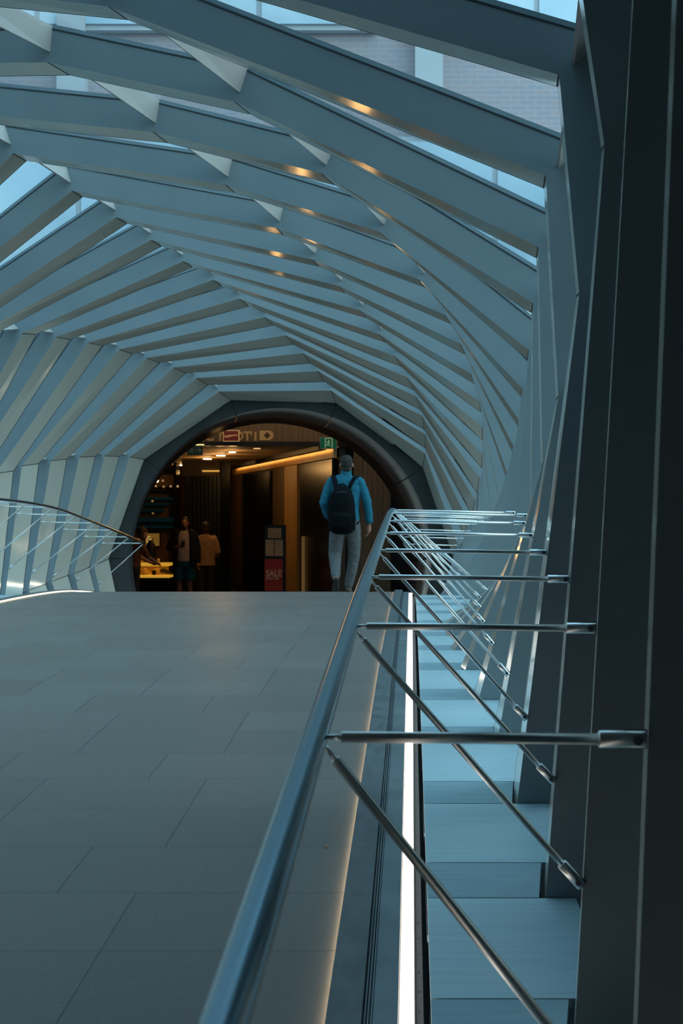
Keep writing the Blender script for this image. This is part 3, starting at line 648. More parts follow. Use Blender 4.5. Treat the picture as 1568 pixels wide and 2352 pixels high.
ax = a.x + (b.x - a.x) * .58; am = (a.z + b.z) / 2
tube(bm, ((ax, 22.292, am), (ax + .07, 22.292, am)), .007, 6); tube(bm, ((ax + .045, 22.292, am + .035), (ax + .078, 22.292, am), (ax + .045, 22.292, am - .035)), .007, 6)
bmesh.ops.transform(bm, matrix=inv, verts=bm.verts); obj('pictogram', bm, mat('exit_pictogram_dim', (.08, .11, .08), .5, 0, (.5, .8, .6), .02), root)
bm = bmesh.new(); box(bm, (a.x + .07, 22.3, b.z), (b.x + .02, 22.34, b.z + .02)); bmesh.ops.transform(bm, matrix=inv, verts=bm.verts); obj('top_light', bm, mat('exit_top_glow', (.8, .8, .4), .5, 0, (1, .85, .3), .8), root)
bm = bmesh.new(); tube(bm, ((cx, 22.33, b.z), (cx, 22.33, EYE + 1.9)), .007, 8); bmesh.ops.transform(bm, matrix=inv, verts=bm.verts); obj('hanger', bm, M_BLACKMET, root)

# ceiling downlights
M_DL = mat('downlight_glow', (1, .8, .5), .5, 0, (1.0, .66, .30), 14)
M_DLD = mat('downlight_dim', (.8, .6, .4), .5, 0, (1.0, .6, .25), .8)
for k, (x, y, lit, lab) in enumerate(((420, 1066, 1, 'bright round downlight in the shop ceiling nearest the back wall'), (476, 1051, 1, 'bright round downlight in the shop ceiling, second from the back wall'),
        (507, 1043, 1, 'bright round downlight in the shop ceiling, third from the back wall'), (533, 1035, 2, 'small round downlight in the shop ceiling nearest the fascia'),
        (590, 1026.5, 0, 'dim unlit downlight in the shop ceiling right of the lit row'), (453, 1060, 0, 'dim unlit downlight in the shop ceiling among the lit ones'))):
    d = 1.04 * 3200 / (1170 - y); X = (x - 945) * d / 3200
    r = .085 if lit == 1 else .06
    root = thing('downlight', lab, 'light', (X, d, ZC), 0, 'shop ceiling downlights')
    bm = bmesh.new(); tube(bm, ((0, 0, .0), (0, 0, -.02)), r * 1.25, 20); obj('ring', bm, M_SHOPCEIL, root)
    bm = bmesh.new(); tube(bm, ((0, 0, -.018), (0, 0, -.035)), r, 20); obj('lamp', bm, M_DL if lit else M_DLD, root)
    if lit: point_light('downlight_lamp', (X, d, ZC - .2), 10 if lit == 1 else 6, WARM, .07)
area_light('fascia_fill', (-2.2, 21.3, EYE + 1.85), (math.radians(50), 0, 0), 4, .3, 18, (1, .64, .32))  # added fill light to brighten the fascia, has no fixture

# slanting shop front on the right with a lit cornice
def dw(pxx): return 4.79 / ((pxx - 945) / 3200 + .267)
def DP(pxx, z, off=0.0):
    d = dw(pxx); return Vector(((pxx - 945) * d / 3200 + off * .966, d + off * .258, z))
M_GOLD = noise_mix(mat('gold_slats', (.45, .27, .08), .45), (.26, .14, .04), (.75, .48, .17), 9, stretch=(5, 5, .05), lo=.3, hi=.7)
M_DOOR = mat('dark_glass', (.006, .007, .008), .25, spec=.15)
def slab(name, p0, p1, z0, z1, m, off=0.0, th=.06, parent=None):
    a, b = DP(p0, z0, off), DP(p1, z0, off); tv = Vector((.966, .258, 0)) * th
    bm = bmesh.new(); up = Vector((0, 0, z1 - z0))
    hexa(bm, (a, b, b + tv, a + tv, a + up, b + up, b + up + tv, a + up + tv)); o = obj(name, bm, m, parent); return o
tag(slab('wall_shopfront', 505, 768, ZF, ZC, M_SHOPWALL, .08, .1), kind='structure')
tag(slab('trim_8', 535, 768, ZC - .20, ZC - .03, M_GOLD, -.02, .06), kind='structure')
tag(slab('trim_9', 505, 535, ZC - .20, ZC - .03, M_WOOD, -.02, .06), kind='structure')
cor = thing('cove_light', 'golden lit cornice band along the slanting shop front', 'light', DP(650, ZC - .25, -.1), 0)
inv = Matrix.Translation(-cor.location)
o = slab('tube', 545, 764, ZC - .045, ZC - .02, mat('cove_glow', (1, .7, .3), .5, 0, (1, .55, .14), 16.0), -.20, .02, cor); o.data.transform(inv)
o = slab('shade', 545, 766, ZC - .075, ZC, M_BLACKMET, -.25, .02, cor); o.data.transform(inv)
o = slab('tray', 545, 766, ZC - .075, ZC - .062, M_BLACKMET, -.24, .12, cor); o.data.transform(inv)
tag(slab('door_1', 560, 632, ZF, ZC - .25, M_DOOR, -.03, .05), kind='structure')
tag(slab('door_2', 692, 766, ZF, ZC - .22, M_DOOR, -.03, .05), kind='structure')
for k, (p0, p1, m, lab) in enumerate(((634, 660, M_WOOD, 'flat brown pilaster beside the gold pillar of the shop front'), (661, 690, M_GOLD, 'tall gold slatted pillar in the shop front right of the sale sign'),
        (546, 559, M_WOOD, 'narrow brown slatted post left of the dark shop door'), (506, 545, M_WOOD, 'wide brown slatted wall panel behind the beige jacket'))):
    root = thing('shopfront_pillar', lab, 'pillar', DP((p0 + p1) / 2, ZF, -.05), 0, 'shop front pillars'); inv = Matrix.Translation(-root.location)
    o = slab('shaft', p0, p1, ZF + .1, ZC - .22, m, -.07, .08, root); o.data.transform(inv)
    o = slab('plinth', p0, p1, ZF, ZF + .1, M_BLACKMET, -.085, .1, root); o.data.transform(inv)
# bright bollard-like lit post
a = W(692, 1365, 25.0); b = W(704, 1232, 25.0)
root = thing('lit_post', 'slim amber lit post on the right of the gold pillar', 'post', ((a.x + b.x) / 2, 25, ZF), 0); inv = Matrix.Translation(-root.location)
bm = bmesh.new(); box(bm, (a.x, 25, ZF + .15), (b.x, 25.07, b.z)); bmesh.ops.transform(bm, matrix=inv, verts=bm.verts); obj('shaft', bm, mat('amber_post', (.5, .3, .1), .5, 0, (1, .55, .16), .06), root)
bm = bmesh.new(); box(bm, (a.x - .02, 24.98, ZF), (b.x + .02, 25.09, ZF + .15)); bmesh.ops.transform(bm, matrix=inv, verts=bm.verts); obj('base', bm, M_BLACKMET, root)
# wooden wall on the right, with dark recesses
bm = bmesh.new(); a = W(812, 1015, 22.55); b = W(897, 1015, 22.55); box(bm, (a.x, 22.55, ZF), (b.x, 22.75, fz0)); tag(obj('wall_panel', bm, M_WOOD), kind='structure')
bm = bmesh.new(); a = W(768, 1015, 22.9); b = W(815, 1015, 22.9); box(bm, (a.x, 22.9, ZF), (b.x, 23.1, fz0)); box(bm, (W(896, 0, 22.9).x, 22.9, ZF), (1.9, 23.1, fz0)); tag(obj('wall_recess', bm, M_BLACKMET), kind='structure')

# sale totem
root = thing('sale_stand', 'black poster stand with three cream notices and a red SALE NOW ON panel', 'sign', (W(630, 0, 25).x, 25, ZF), 0); inv = Matrix.Translation(-root.location)
def tpart(name, x0, y0, x1, y1, d, th, m):
    a = W(x0, y1, d); b = W(x1, y0, d); bm = bmesh.new(); box(bm, (a.x, d, a.z), (b.x, d + th, b.z)); bmesh.ops.transform(bm, matrix=inv, verts=bm.verts); return obj(name, bm, m, root)
M_POSTER = noise_mix(mat('cream_notice', (.5, .32, .18), .6), (.62, .42, .24), (.78, .54, .32), 30)
M_SALE = mat('sale_red', (.50, .03, .02), .5)
tpart('board', 607, 1206, 656, 1362, 25.0, .05, M_BLACKMET)
for (x0, y0, x1, y1) in ((615, 1213, 646, 1236), (609.5, 1239.5, 628.5, 1277), (630.5, 1239.5, 649.5, 1277)): tpart('notice', x0, y0, x1, y1, 24.99, .008, M_POSTER)
tpart('sale_panel', 607.5, 1284, 649, 1357, 24.985, .012, M_SALE)
bm = bmesh.new(); box(bm, (W(604, 0, 25).x, 24.9, ZF), (W(658, 0, 25).x, 25.2, ZF + .05)); bmesh.ops.transform(bm, matrix=inv, verts=bm.verts); obj('foot', bm, M_BLACKMET, root)
bm = bmesh.new(); box(bm, (W(610, 0, 25).x, 25.0, ZF), (W(653, 0, 25).x, 25.04, W(0, 1360, 25).z)); bmesh.ops.transform(bm, matrix=inv, verts=bm.verts); obj('post', bm, M_BLACKMET, root)
M_SALET = mat('sale_letter', (.85, .52, .32), .5)
t = text_mesh('lettering', 'SALE', .165, M_SALET, root, W(628.5, 1324, 24.98) - root.location, .002, .006, .82)
t = text_mesh('lettering', 'NOW ON', .066, M_SALET, root, W(625, 1331.5, 24.98) - root.location, .002, .002, .80)

# dark slatted screen and shelving at the left
screen = thing('slatted_screen', 'black screen of tall vertical slats behind the two standing shoppers', 'screen', (W(460, 0, 30).x, 30, ZF), 0); inv = Matrix.Translation(-screen.location)
bm = bmesh.new()
for k in range(9):
    x0 = 424 + k * 9.3; a = W(x0, 0, 30); b = W(x0 + 7.4, 0, 30); box(bm, (a.x, 30, ZF), (b.x, 30.1, ZC - .32))
bmesh.ops.transform(bm, matrix=inv, verts=bm.verts); obj('slats', bm, M_BLACKMET, screen)
bm = bmesh.new(); a = W(418, 0, 30); b = W(505, 0, 30); box(bm, (a.x, 29.98, ZC - .32), (b.x, 30.12, ZC)); bmesh.ops.transform(bm, matrix=inv, verts=bm.verts); obj('header', bm, M_SHOPWALL, screen)
bm = bmesh.new(); a = W(464, 0, 29.9); b = W(503, 0, 29.9); box(bm, (a.x, 29.9, W(0, 1083.5, 29.9).z), (b.x, 29.97, W(0, 1080, 29.9).z)); bmesh.ops.transform(bm, matrix=inv, verts=bm.verts); obj('strip_lamp', bm, mat('strip_amber', (1, .6, .2), .5, 0, (1, .55, .10), .55), screen)
bm = bmesh.new(); box(bm, (a.x - .3, 30.14, ZF), (b.x + .2, 30.2, ZC)); bmesh.ops.transform(bm, matrix=inv, verts=bm.verts); obj('backing', bm, M_DOOR, screen)
M_BLUELIT = mat('blue_lit_shelf', (.004, .05, .075), .4, 0, (.0, .35, .5), .012)  # blue light on the boards put into their colour and faint glow
M_OCHRE = mat('ochre_panel', (.30, .16, .05), .6)
shelf = thing('wall_shelving', 'ochre wall unit with dark blue-lit shelves at the left of the shop', 'shelf', (W(360, 0, 31).x, 31, ZF), 0); inv = Matrix.Translation(-shelf.location)
bm = bmesh.new(); a = W(296, 1205, 31.4); b = W(420, 1090, 31.4); box(bm, (a.x, 31.4, ZF), (b.x, 31.5, b.z)); bmesh.ops.transform(bm, matrix=inv, verts=bm.verts); obj('back_panel', bm, M_OCHRE, shelf)
for y, th, x1 in ((1145, 5, 398), (1158, 4, 384), (1172, 4.5, 372), (1194, 9, 394), (1210, 5, 400), (1128, 1.5, 396), (1118, 1.2, 400)):
    a = W(296, y + th / 2, 31); b = W(x1, y - th / 2, 31); bm = bmesh.new(); box(bm, (a.x, 31, a.z), (b.x, 31.4, b.z)); bmesh.ops.transform(bm, matrix=inv, verts=bm.verts)
    obj('shelf_board', bm, M_BLUELIT if th > 2 else M_BLACKMET, shelf)
bm = bmesh.new(); a = W(398, 0, 30.9); b = W(404, 0, 30.9); box(bm, (a.x, 30.9, ZF), (b.x, 31.4, ZC)); bmesh.ops.transform(bm, matrix=inv, verts=bm.verts); obj('upright', bm, M_BLACKMET, shelf)
for k, (x, y, e) in enumerate(((360, 1104, 9), (374, 1104, .6), (358, 1117, .5), (376, 1118, .5), (392, 1117, .8), (408, 1117, 1.2), (350, 1151, .6), (351, 1179, .35))):
    c = W(x, y, 30.8); root = thing('globe_lamp', ('brightest small globe lamp high on the left shop wall' if k == 0 else 'small dim globe lamp glinting on the left shop shelving'), 'lamp', c, 0, 'small globe lamps at the left shelving')
    bm = bmesh.new(); ell(bm, (0, 0, 0), (.026 if k else .04,) * 3, 10, 8); obj('globe', bm, mat('globe_glow_%d' % k, (1, .7, .4), .5, 0, (1, .62, .25), e * (1 if k == 0 else .35)), root, smooth=True)
    bm = bmesh.new(); tube(bm, ((0, .02, 0), (0, .2, 0)), .008, 6); obj('stem', bm, M_BLACKMET, root)
# lit poster and display counter
root = thing('lit_poster', 'amber lit poster on the wall above the display shelves', 'poster', W(350, 1255, 31.34), 0); inv = Matrix.Translation(-root.location)
a = W(332, 1256, 31.34); b = W(368, 1223, 31.34); bm = bmesh.new(); box(bm, (a.x, 31.34, a.z), (b.x, 31.402, b.z)); bmesh.ops.transform(bm, matrix=inv, verts=bm.verts); obj('frame', bm, M_BLACKMET, root)
bm = bmesh.new(); box(bm, (a.x + .02, 31.33, a.z + .02), (b.x - .02, 31.34, b.z - .02)); bmesh.ops.transform(bm, matrix=inv, verts=bm.verts); obj('face', bm, mat('poster_amber', (.5, .3, .08), .5, 0, (1, .55, .10), .11), root)
bm = bmesh.new(); c = W(341, 1236, 31.32); ell(bm, c, (.07, .02, .05)); ell(bm, c + Vector((.0, 0, -.08)), (.045, .02, .07)); bmesh.ops.transform(bm, matrix=inv, verts=bm.verts); obj('picture', bm, mat('poster_light', (.8, .5, .2), .5, 0, (1, .6, .18), .35), root, smooth=True)
cnt = thing('display_counter', 'dark counter with two amber lit shelves of shoes at the left', 'counter', (W(345, 0, 28.5).x, 28.5, ZF), 0); inv = Matrix.Translation(-cnt.location)
M_SHLIT = mat('amber_shelf', (.7, .4, .08), .5, 0, (1, .52, .05), .5)
M_SHBK = mat('amber_back', (.30, .17, .03), .5, 0, (1, .52, .05), .03)
for nm_, x0, y0, x1, y1, d, th, m in (('shelf_board', 303, 1294, 386.5, 1300.5, 28.2, .5, M_SHLIT), ('shelf_board', 300, 1321.5, 388, 1327, 28.2, .5, M_SHLIT), ('back_panel', 303, 1300, 387, 1322, 28.6, .05, M_SHBK)):
    a = W(x0, y1, d); b = W(x1, y0, d); bm = bmesh.new(); box(bm, (a.x, d, a.z), (b.x, d + th, b.z)); bmesh.ops.transform(bm, matrix=inv, verts=bm.verts); obj(nm_, bm, m, cnt)
a = W(298, 1327.5, 28.2); b = W(389, 1327.5, 28.2); bm = bmesh.new(); box(bm, (a.x, 28.2, ZF), (b.x, 28.7, a.z)); bmesh.ops.transform(bm, matrix=inv, verts=bm.verts); obj('base', bm, M_BLACKMET, cnt)
M_SHOE_P = mat('shoe_pale', (.75, .52, .28), .5); M_SHOE_O = mat('shoe_ochre', (.55, .38, .12), .5); M_SHOE_B = mat('shoe_black', (.02, .02, .02), .4); M_SOLE = mat('shoe_sole', (.6, .45, .25), .6)
def shoe(name, label, loc, rz, m, parent=None, ln=.27, solem=None):
    root = thing(name, label, 'shoe', loc, rz, 'shoes on the lit display shelves') if label else None
    bm = bmesh.new(); k = ln / .27
    tube(bm, [Vector(p) * k for p in ((-.12, 0, .055), (-.10, 0, .075), (-.05, 0, .085), (0, 0, .068), (.05, 0, .045), (.11, 0, .035), (.14, 0, .028))], [(.018 * k, .03 * k), (.034 * k, .052 * k), (.038 * k, .055 * k), (.040 * k, .046 * k), (.044 * k, .032 * k), (.04 * k, .024 * k), (.016 * k, .012 * k)], 14)
    obj('upper', bm, m, root, smooth=True)
    bm = bmesh.new(); tube(bm, [Vector(p) * k for p in ((-.135, 0, .013), (-.11, 0, .013), (0, 0, .013), (.08, 0, .013), (.15, 0, .016))], [(.02 * k, .012 * k), (.036 * k, .013 * k), (.038 * k, .012 * k), (.046 * k, .012 * k), (.016 * k, .01 * k)], 14)
    obj('sole', bm, solem or M_SOLE, root, smooth=True)
    return root
zt = W(0, 1321.5, 28.2).z; zt2 = W(0, 1294, 28.2).z
for x, rz, m, zz, lab in ((317, 2.6, M_SHOE_O, zt, 'ochre shoe at the left end of the lower lit shelf'), (337, 1.2, M_SHOE_P, zt, 'small pale shoe end-on between ochre shoe and black box'), (367, .1, M_SHOE_P, zt, 'large pale shoe right of the black box on the lower lit shelf'), (382, .2, M_SHOE_B, zt, 'black shoe at the right end of the lower lit shelf'), (314, .4, M_SHOE_O, zt2, 'ochre shoe on the upper lit shelf')):
    p = W(x, 0, 28.42); shoe('display_shoe', lab, (p.x, 28.42, zz), rz, m)
p = W(354, 0, 28.4); root = thing('shoe_box', 'small black box between the shoes on the lower lit shelf', 'box', (p.x, 28.4, zt), 0)
bm = bmesh.new(); box(bm, (-.035, -.04, 0), (.035, .04, .085)); obj('carton', bm, M_BLACKMET, root); bm = bmesh.new(); box(bm, (-.038, -.043, .07), (.038, .043, .09)); obj('lid', bm, M_DOOR, root)
p = W(364, 0, 28.4); root = thing('candle_jar', 'small pale jar standing on the upper lit shelf', 'jar', (p.x, 28.4, zt2), 0)
bm = bmesh.new(); tube(bm, ((0, 0, 0), (0, 0, .07)), .026, 14); obj('jar_body', bm, M_SHOE_P, root); bm = bmesh.new(); tube(bm, ((0, 0, .07), (0, 0, .088)), .028, 14); obj('lid', bm, M_CREAM, root)
p = W(346, 0, 28.5); root = thing('black_bag', 'black rounded bag standing on the upper lit shelf under the poster', 'bag', (p.x, 28.5, zt2), 0)
bm = bmesh.new(); tube(bm, ((0, 0, 0), (0, 0, .05), (0, 0, .2), (0, 0, .38), (0, 0, .46)), [(.07, .06), (.09, .07), (.10, .08), (.085, .06), (.03, .03)], 18); obj('body', bm, M_BLACKMET, root, smooth=True)
bm = bmesh.new(); tube(bm, [(.05 * math.cos(t), 0, .44 + .08 * math.sin(t)) for t in [math.pi * i / 10 for i in range(11)]], .008, 8); obj('handle', bm, M_BLACKMET, root, smooth=True)

# a crumb dropped on the paving
dcr = 4.17; root = thing('crumb', 'tiny pale crumb lying on the dark paving near the right kerb', 'litter', ((748 - 945) * dcr / 3200, dcr, zdeck(dcr) + EYE), 0)
bm = bmesh.new(); bmesh.ops.create_icosphere(bm, subdivisions=2, radius=.0055, matrix=Matrix.Translation((0, 0, .004)) @ Matrix.Diagonal((1, .8, .7, 1)))
for v in bm.verts: v.co *= 1 + .25 * math.sin(v.co.x * 900 + v.co.y * 700)
obj('lump', bm, mat('crumb_pale', (.42, .38, .33), .8), root)

# ------------------------------------------------------------------ people
from mathutils import noise
def blend(name, build, voxel, m, parent, relax=2, wrinkle=0.0, wscale=9.0):
    """overlapping tapered forms fused into one continuous skin"""
    bm = bmesh.new(); build(bm); bmesh.ops.recalc_face_normals(bm, faces=bm.faces[:])
    me = bpy.data.meshes.new(name); bm.to_mesh(me); bm.free()
    t = bpy.data.objects.new(name, me); COL.objects.link(t)
    md = t.modifiers.new('fuse', 'REMESH'); md.mode = 'VOXEL'; md.voxel_size = voxel
    me2 = bpy.data.meshes.new_from_object(t.evaluated_get(C.evaluated_depsgraph_get()))
    bpy.data.objects.remove(t); bpy.data.meshes.remove(me)
    bm = bmesh.new(); bm.from_mesh(me2); bpy.data.meshes.remove(me2)
    for _ in range(relax): bmesh.ops.smooth_vert(bm, verts=bm.verts, factor=.5, use_axis_x=True, use_axis_y=True, use_axis_z=True)
    if wrinkle:
        bm.normal_update()
        for v in bm.verts: v.co += v.normal * wrinkle * noise.noise(Vector((v.co.x * wscale, v.co.y * wscale, v.co.z * wscale * 1.8)))
    return obj(name, bm, m, parent, smooth=True)
def limb(bm, pts, radii, n=14):
    tube(bm, pts, radii, n)
    for p, r in ((pts[0], radii[0]), (pts[-1], radii[-1])):
        rr = max(r) if isinstance(r, tuple) else r
        if not isinstance(r, tuple): ell(bm, p, (rr * .99,) * 3, 12, 8)
def hand(bm, wrist, tip_dir, side, curl=.5, s=1.0):
    """palm, four unequal curled fingers and a thumb; side is the direction of the thumb"""
    wr = Vector(wrist); t = Vector(tip_dir).normalized(); sd = Vector(side).normalized(); nrm = t.cross(sd).normalized()
    palm = wr + t * .05 * s
    tube(bm, (wr - t * .02, wr + t * .02 * s, palm, wr + t * .088 * s), [.022 * s, .026 * s, .034 * s, .030 * s], 12)
    for k, (o, ln) in enumerate(((.028, .072), (.010, .082), (-.009, .076), (-.027, .058))):
        b0 = wr + t * .085 * s + sd * o * s; dv = (t - nrm * curl * .35).normalized(); b1 = b0 + dv * ln * .45 * s
        dv2 = (t - nrm * curl * 1.2).normalized(); b2 = b1 + dv2 * ln * .32 * s; dv3 = (t * .5 - nrm * curl * 1.6).normalized(); b3 = b2 + dv3 * ln * .25 * s
        limb(bm, (b0 - t * .012, b1, b2, b3), [.0098 * s, .009 * s, .0082 * s, .0068 * s], 8)
    th0 = wr + t * .025 * s + sd * .022 * s; th1 = th0 + (t * .6 + sd * .8).normalized() * .04 * s; th2 = th1 + (t - nrm * .3).normalized() * .034 * s
    limb(bm, (th0, th1, th2), [.013 * s, .0105 * s, .0085 * s], 8)
def head(bm, c, tilt=0.0):
    c = Vector(c)
    ell(bm, c + Vector((0, -.012, .035)), (.074, .093, .085), 20, 14)
    ell(bm, c + Vector((0, .022, -.03)), (.062, .070, .085), 18, 12)
    ell(bm, c + Vector((0, .05, -.088)), (.036, .034, .028), 12, 8)
    for s in (-1, 1):
        ell(bm, c + Vector((s * .077, -.008, -.005)), (.012, .020, .032), 10, 8)
        ell(bm, c + Vector((s * .030, .078, .022)), (.024, .012, .009), 8, 6)
    tube(bm, (c + Vector((0, .088, .015)), c + Vector((0, .106, -.02)), c + Vector((0, .098, -.032))), [.008, .013, .011], 8)
    ell(bm, c + Vector((0, .083, -.062)), (.024, .010, .009), 10, 6)
def eyes(parent, c, m_eye):
    bm = bmesh.new(); c = Vector(c)
    for s in (-1, 1): ell(bm, c + Vector((s * .030, .083, .006)), (.013, .008, .0075), 10, 6)
    return obj('eyes', bm, m_eye, parent, smooth=True)
def cloth(name, col, rough=.85, var=.12, scale=14):
    return noise_mix(mat(name, col, rough, spec=.2), tuple(c * (1 - var) for c in col), tuple(c * (1 + var) for c in col), scale)
M_SKIN = mat('skin', (.36, .165, .105), .5); M_HAIR = noise_mix(mat('hair_brown_grey', (.07, .06, .055), .7), (.009, .0068, .0055), (.027, .021, .017), 60)
M_SHIRT = cloth('shirt_blue', (.018, .145, .215)); M_JEANS = cloth('trousers_grey', (.12, .128, .134), scale=22); M_SHOE1 = mat('shoe_brown', (.085, .055, .04), .5)
M_SOLED = mat('rubber_sole', (.035, .035, .036), .7); M_BAG = cloth('bag_black', (.004, .0055, .007), .7)
M_BAG.node_tree.nodes['Principled BSDF'].inputs['Specular IOR Level'].default_value = .06; M_EYE = mat('eye_dark', (.03, .02, .02), .2)

# the walking man
dm = 17.3; mx = (793 - 945) * dm / 3200
man = thing('person', 'man walking away in a blue shirt and grey trousers with a black backpack', 'person', (mx, dm, zdeck(dm) + EYE + .0), 0)
HC = (.015, .0, 1.615)
def man_body(bm):
    head(bm, HC)
    tube(bm, ((.012, -.01, 1.42), (.013, -.005, 1.50), (.015, 0, 1.57)), [(.075, .07), (.056, .06), (.055, .062)], 16)
    tube(bm, ((0, 0, .88), (0, 0, 1.1), (0, 0, 1.3), (0, 0, 1.42), (0, 0, 1.46)), [(.15, .10), (.135, .095), (.165, .105), (.165, .09), (.08, .06)], 18)
    limb(bm, ((.172, 0, 1.395), (.262, -.01, 1.15), (.292, .04, .93), (.292, .06, .88)), [.044, .042, .032, .027])
    limb(bm, ((-.168, 0, 1.395), (-.262, -.02, 1.14), (-.225, .13, .99), (-.21, .19, .96)), [.044, .042, .034, .027])
    hand(bm, (.293, .062, .872), (-.10, .12, -1), (-.2, 1, .1), .55, 1.0)
    hand(bm, (-.208, .20, .955), (.12, .8, -.5), (.4, .3, 1), .6, .95)
    limb(bm, ((.09, 0, .86), (.098, .10, .49), (.03, .15, .12), (.03, .15, .08)), [.08, .052, .038, .036])
    limb(bm, ((-.09, 0, .86), (-.132, 0, .48), (-.105, -.27, .24), (-.105, -.30, .21)), [.08, .052, .038, .036])
    ell(bm, (.03, .22, .05), (.036, .10, .03)); ell(bm, (-.105, -.262, .14), (.026, .028, .065))
blend('body', man_body, .0068, M_SKIN, man, 2)
eyes(man, HC, M_EYE)
def man_hair(bm):
    c = Vector(HC)
    ell(bm, c + Vector((0, -.016, .044)), (.079, .095, .082), 20, 14)
    ell(bm, c + Vector((0, -.045, .01)), (.072, .062, .062), 18, 12)
    ell(bm, c + Vector((0, -.052, -.05)), (.058, .040, .045), 14, 10)
blend('hair', man_hair, .007, M_HAIR, man, 1, .004, 60)
def man_shirt(bm):
    tube(bm, ((.01, 0, .925), (.005, 0, 1.05), (.0, 0, 1.2), (.0, 0, 1.34), (.004, 0, 1.42), (.008, 0, 1.465), (.012, 0, 1.49)), [(.170, .130), (.163, .122), (.180, .128), (.200, .125), (.196, .108), (.13, .085), (.075, .07)], 24)
    limb(bm, ((.175, 0, 1.405), (.225, -.005, 1.29), (.268, -.01, 1.16), (.285, .02, 1.03), (.293, .045, .925)), [.066, .062, .057, .052, .050])
    limb(bm, ((-.17, 0, 1.405), (-.225, -.01, 1.29), (-.268, -.02, 1.14), (-.245, .06, 1.05), (-.222, .14, .985)), [.066, .062, .057, .052, .050])
    tube(bm, ((.013, -.004, 1.475), (.014, -.004, 1.548)), [(.070, .078), (.064, .072)], 18)
blend('shirt', man_shirt, .009, M_SHIRT, man, 2, .0055, 17)
def man_trousers(bm):
    tube(bm, ((.008, 0, .965), (.006, 0, .90), (.0, 0, .82), (0, 0, .78)), [(.166, .122), (.178, .132), (.172, .125), (.14, .10)], 22)
    limb(bm, ((.09, 0, .85), (.102, .05, .68), (.102, .10, .50), (.072, .13, .30), (.035, .15, .12)), [.102, .092, .078, .066, .055])
    limb(bm, ((-.088, 0, .85), (-.112, .0, .68), (-.130, .02, .50), (-.120, -.10, .38), (-.106, -.255, .25)), [.102, .094, .083, .070, .056])
blend('trousers', man_trousers, .009, M_JEANS, man, 2, .0045, 20)
def walk_shoe(name, heel, toe, up):
    h = Vector(heel); t = Vector(toe); u = Vector(up).normalized(); f = (t - h)
    def up_(bm):
        tube(bm, (h + u * .03, h + f * .12 + u * .05, h + f * .38 + u * .05, h + f * .65 + u * .03, h + f * .9 + u * .02, t + u * .016), [.02, .038, .038, .042, .036, .016], 14)
        ell(bm, h + f * .2 + u * .075, (.036, .036, .036), 12, 8)
    o = blend(name, up_, .008, M_SHOE1, man, 1)
    def so(bm): tube(bm, (h - f * .04, h + f * .1, h + f * .4, h + f * .7, t + f * .02), [.018, .036, .033, .044, .018], 14, sq=(1, 1))
    bm = bmesh.new()
    fr = f.normalized(); sd = fr.cross(u).normalized()
    rings = []
    for k, wd in ((-.05, .022), (.05, .034), (.25, .034), (.45, .034), (.7, .044), (.9, .036), (1.03, .014)):
        c = h + f * k; rings.append([bm.verts.new(c + sd * wd * a + u * b) for a, b in ((-1, -.012), (1, -.012), (1.02, .012), (-1.02, .012))])
    for a, b in zip(rings, rings[1:]):
        for k in range(4): bm.faces.new((a[k], a[(k + 1) % 4], b[(k + 1) % 4], b[k]))
    bm.faces.new(rings[0][::-1]); bm.faces.new(rings[-1])
    obj('sole', bm, M_SOLED, o)
walk_shoe('shoe', (.03, .10, .014), (.035, .375, .014), (0, 0, 1))
walk_shoe('shoe', (-.102, -.36, .215), (-.108, -.235, .018), (0, .87, .5))
# backpack (top-level, carried)
bp = thing('backpack', 'black backpack on the back of the man in the blue shirt', 'backpack', (mx, dm - .14, zdeck(dm) + EYE + .76), 0)
def bag(bm):
    tube(bm, ((-.03, -.10, .02), (-.03, -.115, .05), (-.03, -.12, .2), (-.03, -.115, .36), (-.03, -.10, .48), (-.025, -.07, .565), (-.022, -.06, .585)), [(.11, .06), (.165, .095), (.172, .105), (.16, .10), (.14, .085), (.10, .055), (.06, .03)], 28)
blend('pack_body', bag, .010, M_BAG, bp, 2, .004, 12)
def pocket(bm): tube(bm, ((-.03, -.20, .06), (-.03, -.215, .10), (-.03, -.215, .22), (-.03, -.19, .27)), [(.10, .03), (.13, .04), (.13, .038), (.10, .03)], 22)
blend('front_pocket', pocket, .010, M_BAG, bp, 2)
for sgn, x0, x1 in ((-1, -.098, -.150), (1, .045, .135)):
    bm = bmesh.new()
    pts = [(x0, -.045, .54), (lerp(x0, x1, .35), .0, .62), (lerp(x0, x1, .7), .055, .685), (x1 * .98, .125, .715), (x1 * 1.02, .235, .68), (x1 * 1.1, .29, .5), (x1 * 1.2, .27, .3), (x1 * 1.25, .12, .16), (x1 * 1.12, -.04, .12)]
    tube(bm, pts, [(.030, .010), (.034, .011), (.036, .011), (.036, .011), (.034, .011), (.028, .009), (.014, .006), (.012, .005), (.012, .005)], 12); obj('strap', bm, M_BAG, bp, smooth=True)
bm = bmesh.new(); tube(bm, [(-.03 + .05 * math.cos(t), -.05, .565 + .05 * math.sin(t)) for t in [math.pi * i / 10 for i in range(11)]], .010, 8); obj('handle', bm, M_BAG, bp, smooth=True)
bm = bmesh.new(); tube(bm, [(-.03 + .10 * math.cos(t), -.15 - .02 * math.sin(t), .42 + .10 * math.sin(t)) for t in [math.pi * i / 14 for i in range(15)]], .004, 6); obj('zip', bm, M_BOLT, bp, smooth=True)

